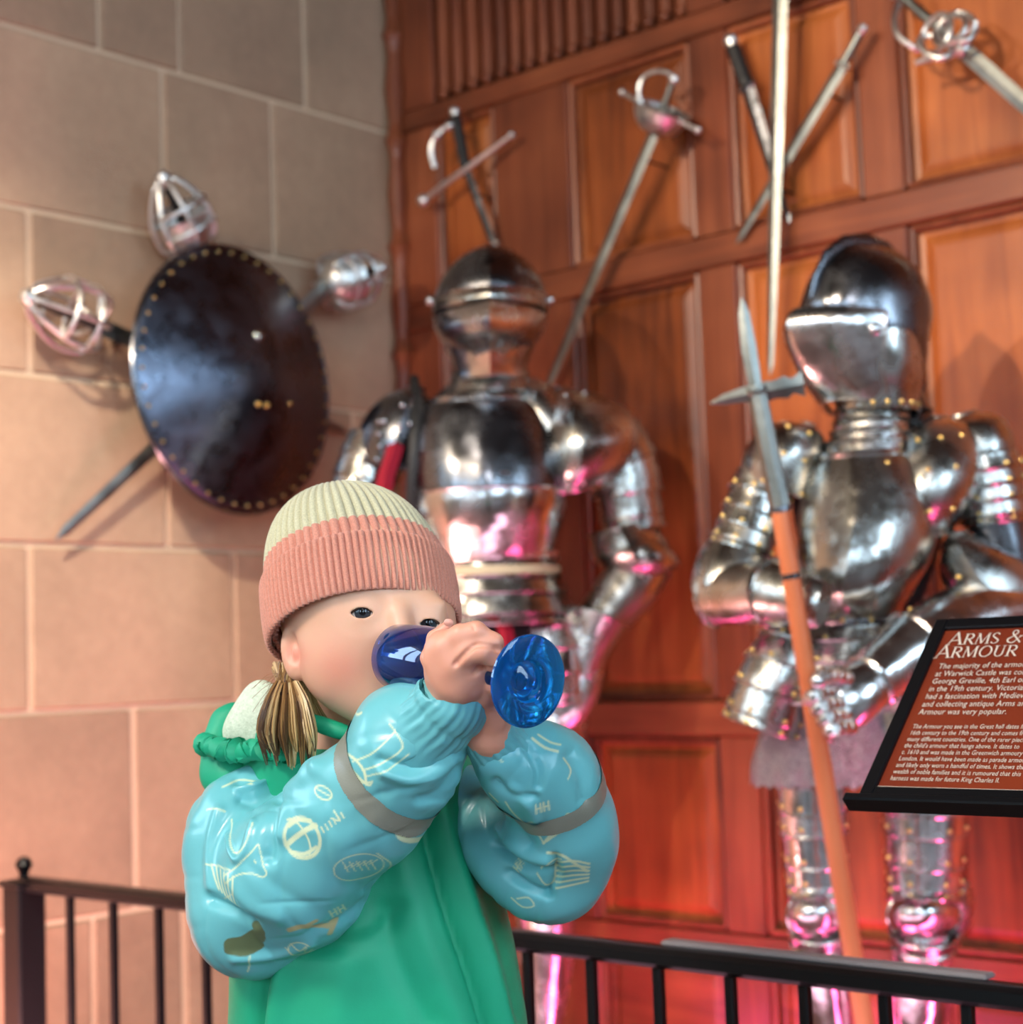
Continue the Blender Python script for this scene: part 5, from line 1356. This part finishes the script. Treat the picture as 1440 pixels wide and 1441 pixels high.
A(ring_(438, 1160, 27, 29)); A(ring_(438, 1160, 25, 26), 1.8); A(ring_(430, 1162, 16, 28, -90, 90, -30), 1.6); A([(415, 1172), (428, 1160), (446, 1146), (458, 1140)], 4.2); A([(420, 1180), (440, 1182), (458, 1170)], 3); A([(418, 1146), (432, 1136), (450, 1134)], 3)
for i in range(6): A([(466 + i * 5.5, 1141 - i * 4.4), (470 + i * 5.5, 1148 - i * 4.4)], 1.2)
A([(322, 1224), (338, 1212), (352, 1198), (364, 1186), (373, 1176), (377, 1190), (381, 1204), (386, 1213), (380, 1219), (366, 1215), (350, 1217), (336, 1224), (322, 1236)], 1.2)
A([(368, 1198), (370, 1200)], 1.4)
for i in range(6): A([(296 + i * 8, 1220 + i * .5), (303 + i * 6.5, 1236 + i * 3.2), (310 + i * 5.5, 1249 + i * 3)], 1.5)
A([(286, 1220), (300, 1219), (330, 1216)], 1.2); A([(318, 1262), (334, 1248), (326, 1258), (345, 1268), (358, 1276), (366, 1284)], 1.1)
A([(352, 1345), (350, 1360), (346, 1372)], 1.3)
for i in range(6): A([(493 + i * 2.5, 1050 + i * 1.5), (508 + i * 4.5, 1064 + i * 3), (520 + i * 3.4, 1079 - i * 1)], 1.6)
A([(496, 1042), (512, 1046), (526, 1060), (529, 1078)], 2.2); A([(510, 1050), (535, 1038), (556, 1020), (574, 1000)], 1.3); A([(524, 1060), (552, 1048), (578, 1028), (570, 1010), (560, 998)], 1.3); A([(528, 1068), (560, 1056), (586, 1036)], 1.1)
A([(500, 988), (512, 992), (520, 988)], 1.4)
A(ring_(514, 1200, 34, 21, 0, 360, -12), 1.0); 
for i in range(5): A([(494 + i * 9, 1190), (500 + i * 9, 1206)], 1.0); A([(496 + i * 8, 1200 - i), (508 + i * 8, 1192 - i)], .9)
A([(540, 1178), (556, 1196), (552, 1210)], 1.2)
A([(578, 1132), (570, 1150), (578, 1160), (594, 1166)], 5.5); A([(576, 1136), (586, 1150), (606, 1150)], 1.5)
A(ring_(468, 1096, 13, 8, 0, 360, 15), 1.3); A([(458, 1092), (480, 1100)], 1.1); A([(484, 1118), (492, 1130), (480, 1128)], 1.4)
A([(414, 1296), (432, 1290), (450, 1293), (470, 1298)], 4.5, TAN); A([(464, 1298), (474, 1290), (466, 1310)], 4, TAN); A([(440, 1288), (452, 1282)], 3, TAN)
for s in HHmark(470, 1276, 13, -.35): A(s, 1.3)
A(ring_(424, 1332, 16, 13, 20, 330), 1.2); A([(412, 1322), (424, 1334), (434, 1326), (428, 1346), (440, 1342)], 1.2); A([(404, 1330), (416, 1346), (432, 1352)], 1.1)
A([(300, 1120), (322, 1112), (345, 1114)], 1.2); A([(320, 1160), (328, 1182), (340, 1192), (354, 1176), (362, 1150)], 1.2); A([(280, 1150), (296, 1146), (310, 1150)], 1.1)
pr2 = []
A = lambda poly, w=1.4, c=CREAM: pr2.append((poly, w, c))
for s in HHmark(752, 1120, 13, -.25): A(s, 1.5)
for s in HHmark(726, 1230, 10, -1.0): A(s, 1.2)
A([(764, 1176), (776, 1158), (790, 1140), (797, 1130), (796, 1150), (782, 1160), (768, 1172)], 2.2); A([(748, 1140), (736, 1150), (742, 1160), (756, 1162), (764, 1176)], 1.2)
for i in range(6): A([(783, 1206 + i * 9), (806, 1203 + i * 8.4), (828, 1210 + i * 6)], 2.0)
A([(770, 1190), (790, 1194), (806, 1206), (826, 1222)], 2.6); A([(756, 1230), (768, 1246), (780, 1240), (782, 1210)], 1.4); A([(762, 1222), (772, 1206), (788, 1200)], 1.4)
A([(748, 1024), (764, 1036), (782, 1042)], 2.0); A([(756, 1020), (772, 1030), (786, 1034)], 1.4); A([(790, 1052), (800, 1068), (796, 1080)], 1.2); A([(712, 1110), (724, 1130), (742, 1150)], 1.2)
A([(720, 1272), (736, 1284), (752, 1280), (744, 1268), (728, 1272)], 1.3); A([(690, 1100), (702, 1112)], 1.2); A([(700, 1044), (708, 1052)], 1.1)
def creases(v, n, amp, scale, seed):
    """soft cloth with narrow valleys: product of warped ridged waves"""
    r = np.random.RandomState(seed); h = np.zeros(len(v))
    for i in range(5):
        d = r.normal(size=3); d *= scale * (.7 + .8 * r.rand()) / np.linalg.norm(d); d2 = r.normal(size=3) * scale * .35; d3 = r.normal(size=3) * scale * .22
        g = np.clip(np.sin(v @ d3 + r.rand() * 6.28) * 1.4, 0, 1)
        h -= g * np.exp(-(np.sin(v @ d * .5 + 1.1 * np.sin(v @ d2) + r.rand() * 6.28) / .28) ** 2)
    return v + n * (amp * (h + .6))[:, None]
def sleeve(name, chain, blobs, prints, fold, band, axis, seed):
    lo = np.min([c - r for c, r in chain] + [c - r for c, r in blobs], 0) - .012; hi = np.max([c + r for c, r in chain] + [c + r for c, r in blobs], 0) + .012
    chain = [(c, r - .0052) for c, r in chain]; blobs = [(c, r - .0052) for c, r in blobs]
    f = Field(*[axis_pts(float(l), float(h), .0014) for l, h in zip(lo, hi)])
    for (a, ra), (b, rb) in zip(chain[:-1], chain[1:]): f.cone(a, b, ra, rb, .022)
    for c, r in blobs: f.ell(c, (r, r, r), .03)
    v, q = f.surface(); v = relax(v, q, 2)
    n = normals(v, q); v = waves(v, n, .0017, 60, seed, 12); v = creases(v, n, .0024, 34, seed + 2); v = creases(v, normals(v, q), .0010, 85, seed + 5)
    v = folds(v, q, fold, .0)
    o = np_mesh(name, v, q, M['sleeve_cloth'], CH, paint(v, prints, TEAL))
    a, b, u0, u1, sel = band
    e = (b - a); e /= np.linalg.norm(e)
    u = (v - a) @ e
    keep = ((u[q] > u0) & (u[q] < u1)).all(1) & sel(v[q].mean(1))
    qq = q[keep]; used = np.unique(qq); mp = np.full(len(v), -1); mp[used] = np.arange(len(used)); n = normals(v, q)
    bv = v[used] + n[used] * .0011
    uu = (bv - a) @ e                                            # true the cut edges
    bv += e * (np.clip(uu, u0 + .0008, u1 - .0008) - uu)[:, None]
    np_mesh('reflective_band', bv, mp[qq], M['band'], o)
    return o
tk = dyed('printed_sleeve_cloth', 0.31, 0.06, 420); tk.b.inputs['Coat Weight'].default_value = 0.08; M['sleeve_cloth'] = tk.m
M['band'] = plain('grey_reflective_tape', srgb(136, 136, 122), .38, bump=.1, bscale=500)
s1 = 1.58 / FPX
c1 = [(cc(386, 1128, 1.645), 74 * s1), (cc(352, 1160, 1.630), 84 * s1), (cc(350, 1205, 1.622), 84 * s1), (cc(352, 1282, 1.60), 84 * s1), (cc(420, 1215, 1.562), 98 * s1), (cc(515, 1128, 1.518), 88 * s1), (cc(575, 1050, 1.478), 70 * s1), (cc(612, 1018, 1.462), 56 * s1)]
bl1 = [(cc(440, 1262, 1.588), 74 * s1), (cc(552, 1012, 1.490), 48 * s1), (cc(600, 1080, 1.492), 48 * s1), (cc(345, 1320, 1.60), 54 * s1)]
f1 = [([(322, 1112), (346, 1104), (366, 1106)], 9, -.006), ([(330, 1134), (352, 1138), (374, 1124)], 8, -.006), ([(322, 1120), (340, 1118), (366, 1108)], 5, .005),
      ([(404, 1160), (408, 1120), (424, 1084), (450, 1062)], 12, .007), ([(388, 1190), (393, 1155), (398, 1120)], 12, -.008),
      ([(362, 1150), (352, 1190), (338, 1200), (322, 1180)], 5, .004), ([(296, 1265), (330, 1275), (362, 1290)], 9, -.006), ([(330, 1230), (360, 1260), (400, 1275)], 12, .004),
      ([(555, 1060), (586, 1070), (616, 1068), (640, 1050)], 9, .005), ([(548, 1044), (580, 1052), (612, 1046)], 7, -.005), ([(600, 1100), (628, 1090), (648, 1060)], 8, -.004),
      ([(450, 1300), (490, 1290), (526, 1262)], 8, -.005), ([(330, 1350), (390, 1345), (440, 1322)], 8, .004), ([(520, 1250), (560, 1220)], 9, -.005), ([(300, 1150), (290, 1200), (296, 1250)], 9, .004)]
bA, bB = cc(440, 1200, 1.56), cc(590, 1062, 1.49)
eb = bB - bA; Lb = float(np.linalg.norm(eb))
def upos(px, py, d=1.47): return float((cc(px, py, d) - bA) @ (eb / Lb))
u_mid = upos(522, 1124, 1.46)
SL1 = sleeve('sleeve', c1, bl1, pr1, f1, (bA, bB, u_mid - .0110, u_mid + .0110, lambda c: np.ones(len(c), bool)), None, 21)
c2 = [(cc(640, 1135, 1.665), 72 * s1), (cc(725, 1180, 1.635), 74 * s1), (cc(785, 1212, 1.602), 75 * s1), (cc(792, 1150, 1.562), 74 * s1), (cc(768, 1092, 1.53), 72 * s1), (cc(738, 1074, 1.505), 62 * s1), (cc(706, 1058, 1.490), 48 * s1)]
bl2 = [(cc(756, 1242, 1.612), 58 * s1), (cc(812, 1188, 1.588), 52 * s1), (cc(722, 1206, 1.62), 50 * s1)]
f2 = [([(700, 1200), (726, 1218), (752, 1226), (776, 1222)], 7, -.009), ([(704, 1178), (736, 1196), (768, 1202)], 8, .006), ([(716, 1236), (748, 1254), (772, 1262)], 7, -.007), ([(780, 1196), (784, 1230), (770, 1262)], 5, -.005),
      ([(690, 1130), (716, 1150), (742, 1182)], 10, -.006), ([(720, 1090), (740, 1110), (752, 1136)], 8, .004), ([(800, 1050), (816, 1080), (820, 1110)], 10, -.004), ([(742, 1034), (756, 1062), (756, 1086)], 6, -.004), ([(700, 1080), (720, 1096), (752, 1102)], 6, -.004)]
eA, eB = cc(800, 1215, 1.60), cc(768, 1085, 1.53)
ee = (eB - eA) / np.linalg.norm(eB - eA)
um = float((cc(805, 1146, 1.50) - eA) @ ee)
bx = np.array([.80, .50, .33]); bx /= np.linalg.norm(bx)
eA2 = cc(775, 1178, 1.490); tip2 = eA2 + np.array([-.62, .62, .30])
SL2 = sleeve('sleeve', c2, bl2, pr2, f2, (eA2, eA2 + np.array([-.24, .76, .60]), -.0108, .0108, lambda c: (c[:, 2] > -1.62)), None, 33)
# gathered elastic cuffs
def cuff(pts, n=26):
    m = MB(); q_ = smooth_path(pts, 5); C = [P(p[0], p[1], p[2]) for p in q_]; rg = random.Random(len(pts) + int(pts[0][0]))
    ph = [rg.uniform(0, 6) for _ in range(4)]
    R_ = []
    for i_, p in enumerate(q_):
        t_ = (C[min(i_ + 1, len(C) - 1)] - C[max(i_ - 1, 0)]).normalized(); s_ = t_.cross(-FWD).normalized(); u_ = s_.cross(t_)
        rad = p[3] * 1.47 / FPX; g = p[4]
        R_.append([C[i_] + (s_ * math.cos(a) + u_ * math.sin(a) * .86) * rad * (1 + g * (.42 * math.sin(a * n + ph[0] + .25 * math.sin(i_ * .5)) + .40 * math.sin(a * (n * .6 // 1) + ph[1] + .4 * math.sin(i_ * .37)) + .45 * math.sin(a * 9 + ph[2] + i_ * .14) + .3 * math.sin(a * 5 + ph[3]))) for a in [2 * PI * k / 180 for k in range(180)]])
    m.loft(R_); return m
m = cuff([(578, 1050, 1.468, 58, .0), (592, 1034, 1.463, 57, .006), (606, 1021, 1.458, 55, .022), (617, 1010, 1.453, 54, .035), (625, 1001, 1.449, 52, .03), (631, 994, 1.446, 54, .03), (637, 986, 1.443, 53, .025), (639, 982, 1.442, 49, .02), (637, 985, 1.443, 43, .02), (630, 994, 1.446, 40, .0)], 25)
m.build('cuff', M['sleeve_plain'] if 'sleeve_plain' in M else M.setdefault('sleeve_plain', plain('teal_cuff_cloth', tuple(TEAL * .96) + (1,), .38, bump=.06, bscale=420)), SL1)
m = cuff([(730, 1086, 1.506, 52, .0), (716, 1070, 1.494, 49, .006), (706, 1056, 1.486, 46, .025), (699, 1046, 1.480, 43, .028), (693, 1037, 1.475, 42, .028), (688, 1028, 1.470, 41, .02), (686, 1024, 1.468, 38, .015), (688, 1028, 1.470, 34, .02), (694, 1038, 1.476, 32, .0)], 22)
m.build('cuff', M['sleeve_plain'], SL2)

# ------------------------------------------------------------------ trousers and boots below the frame
for sx in (-1, 1):
    hp_ = P(536 + sx * 90, 1600, 1.69); ft = V((hp_.x, hp_.y, 0.0)) + RT * (sx * .01)
    m = MB(); m.tube([hp_ + V((0, 0, .04)), hp_ * .5 + ft * .5 + V((0, 0, .02)), V((ft.x, ft.y, .10))], [.072, .060, .052], 20); m.build('trouser_leg', plain('navy_trousers', srgb(40, 46, 64), .7), CH)
    f_ = V((-FWD.x, -FWD.y, 0)).normalized()
    m = MB(); R_ = []
    for (z, a0, w) in ((0.0, .095, .042), (.02, .098, .044), (.05, .075, .042), (.09, .045, .046), (.13, .048, .050)):
        R_.append([V((ft.x, ft.y, z)) + f_ * (math.cos(k) * a0 + (.03 if z < .06 else 0)) + RT * math.sin(k) * w for k in [2 * PI * j / 20 for j in range(20)]])
    m.loft(R_, True, True); m.build('boot', plain('dark_boot', srgb(36, 34, 36), .5), CH)
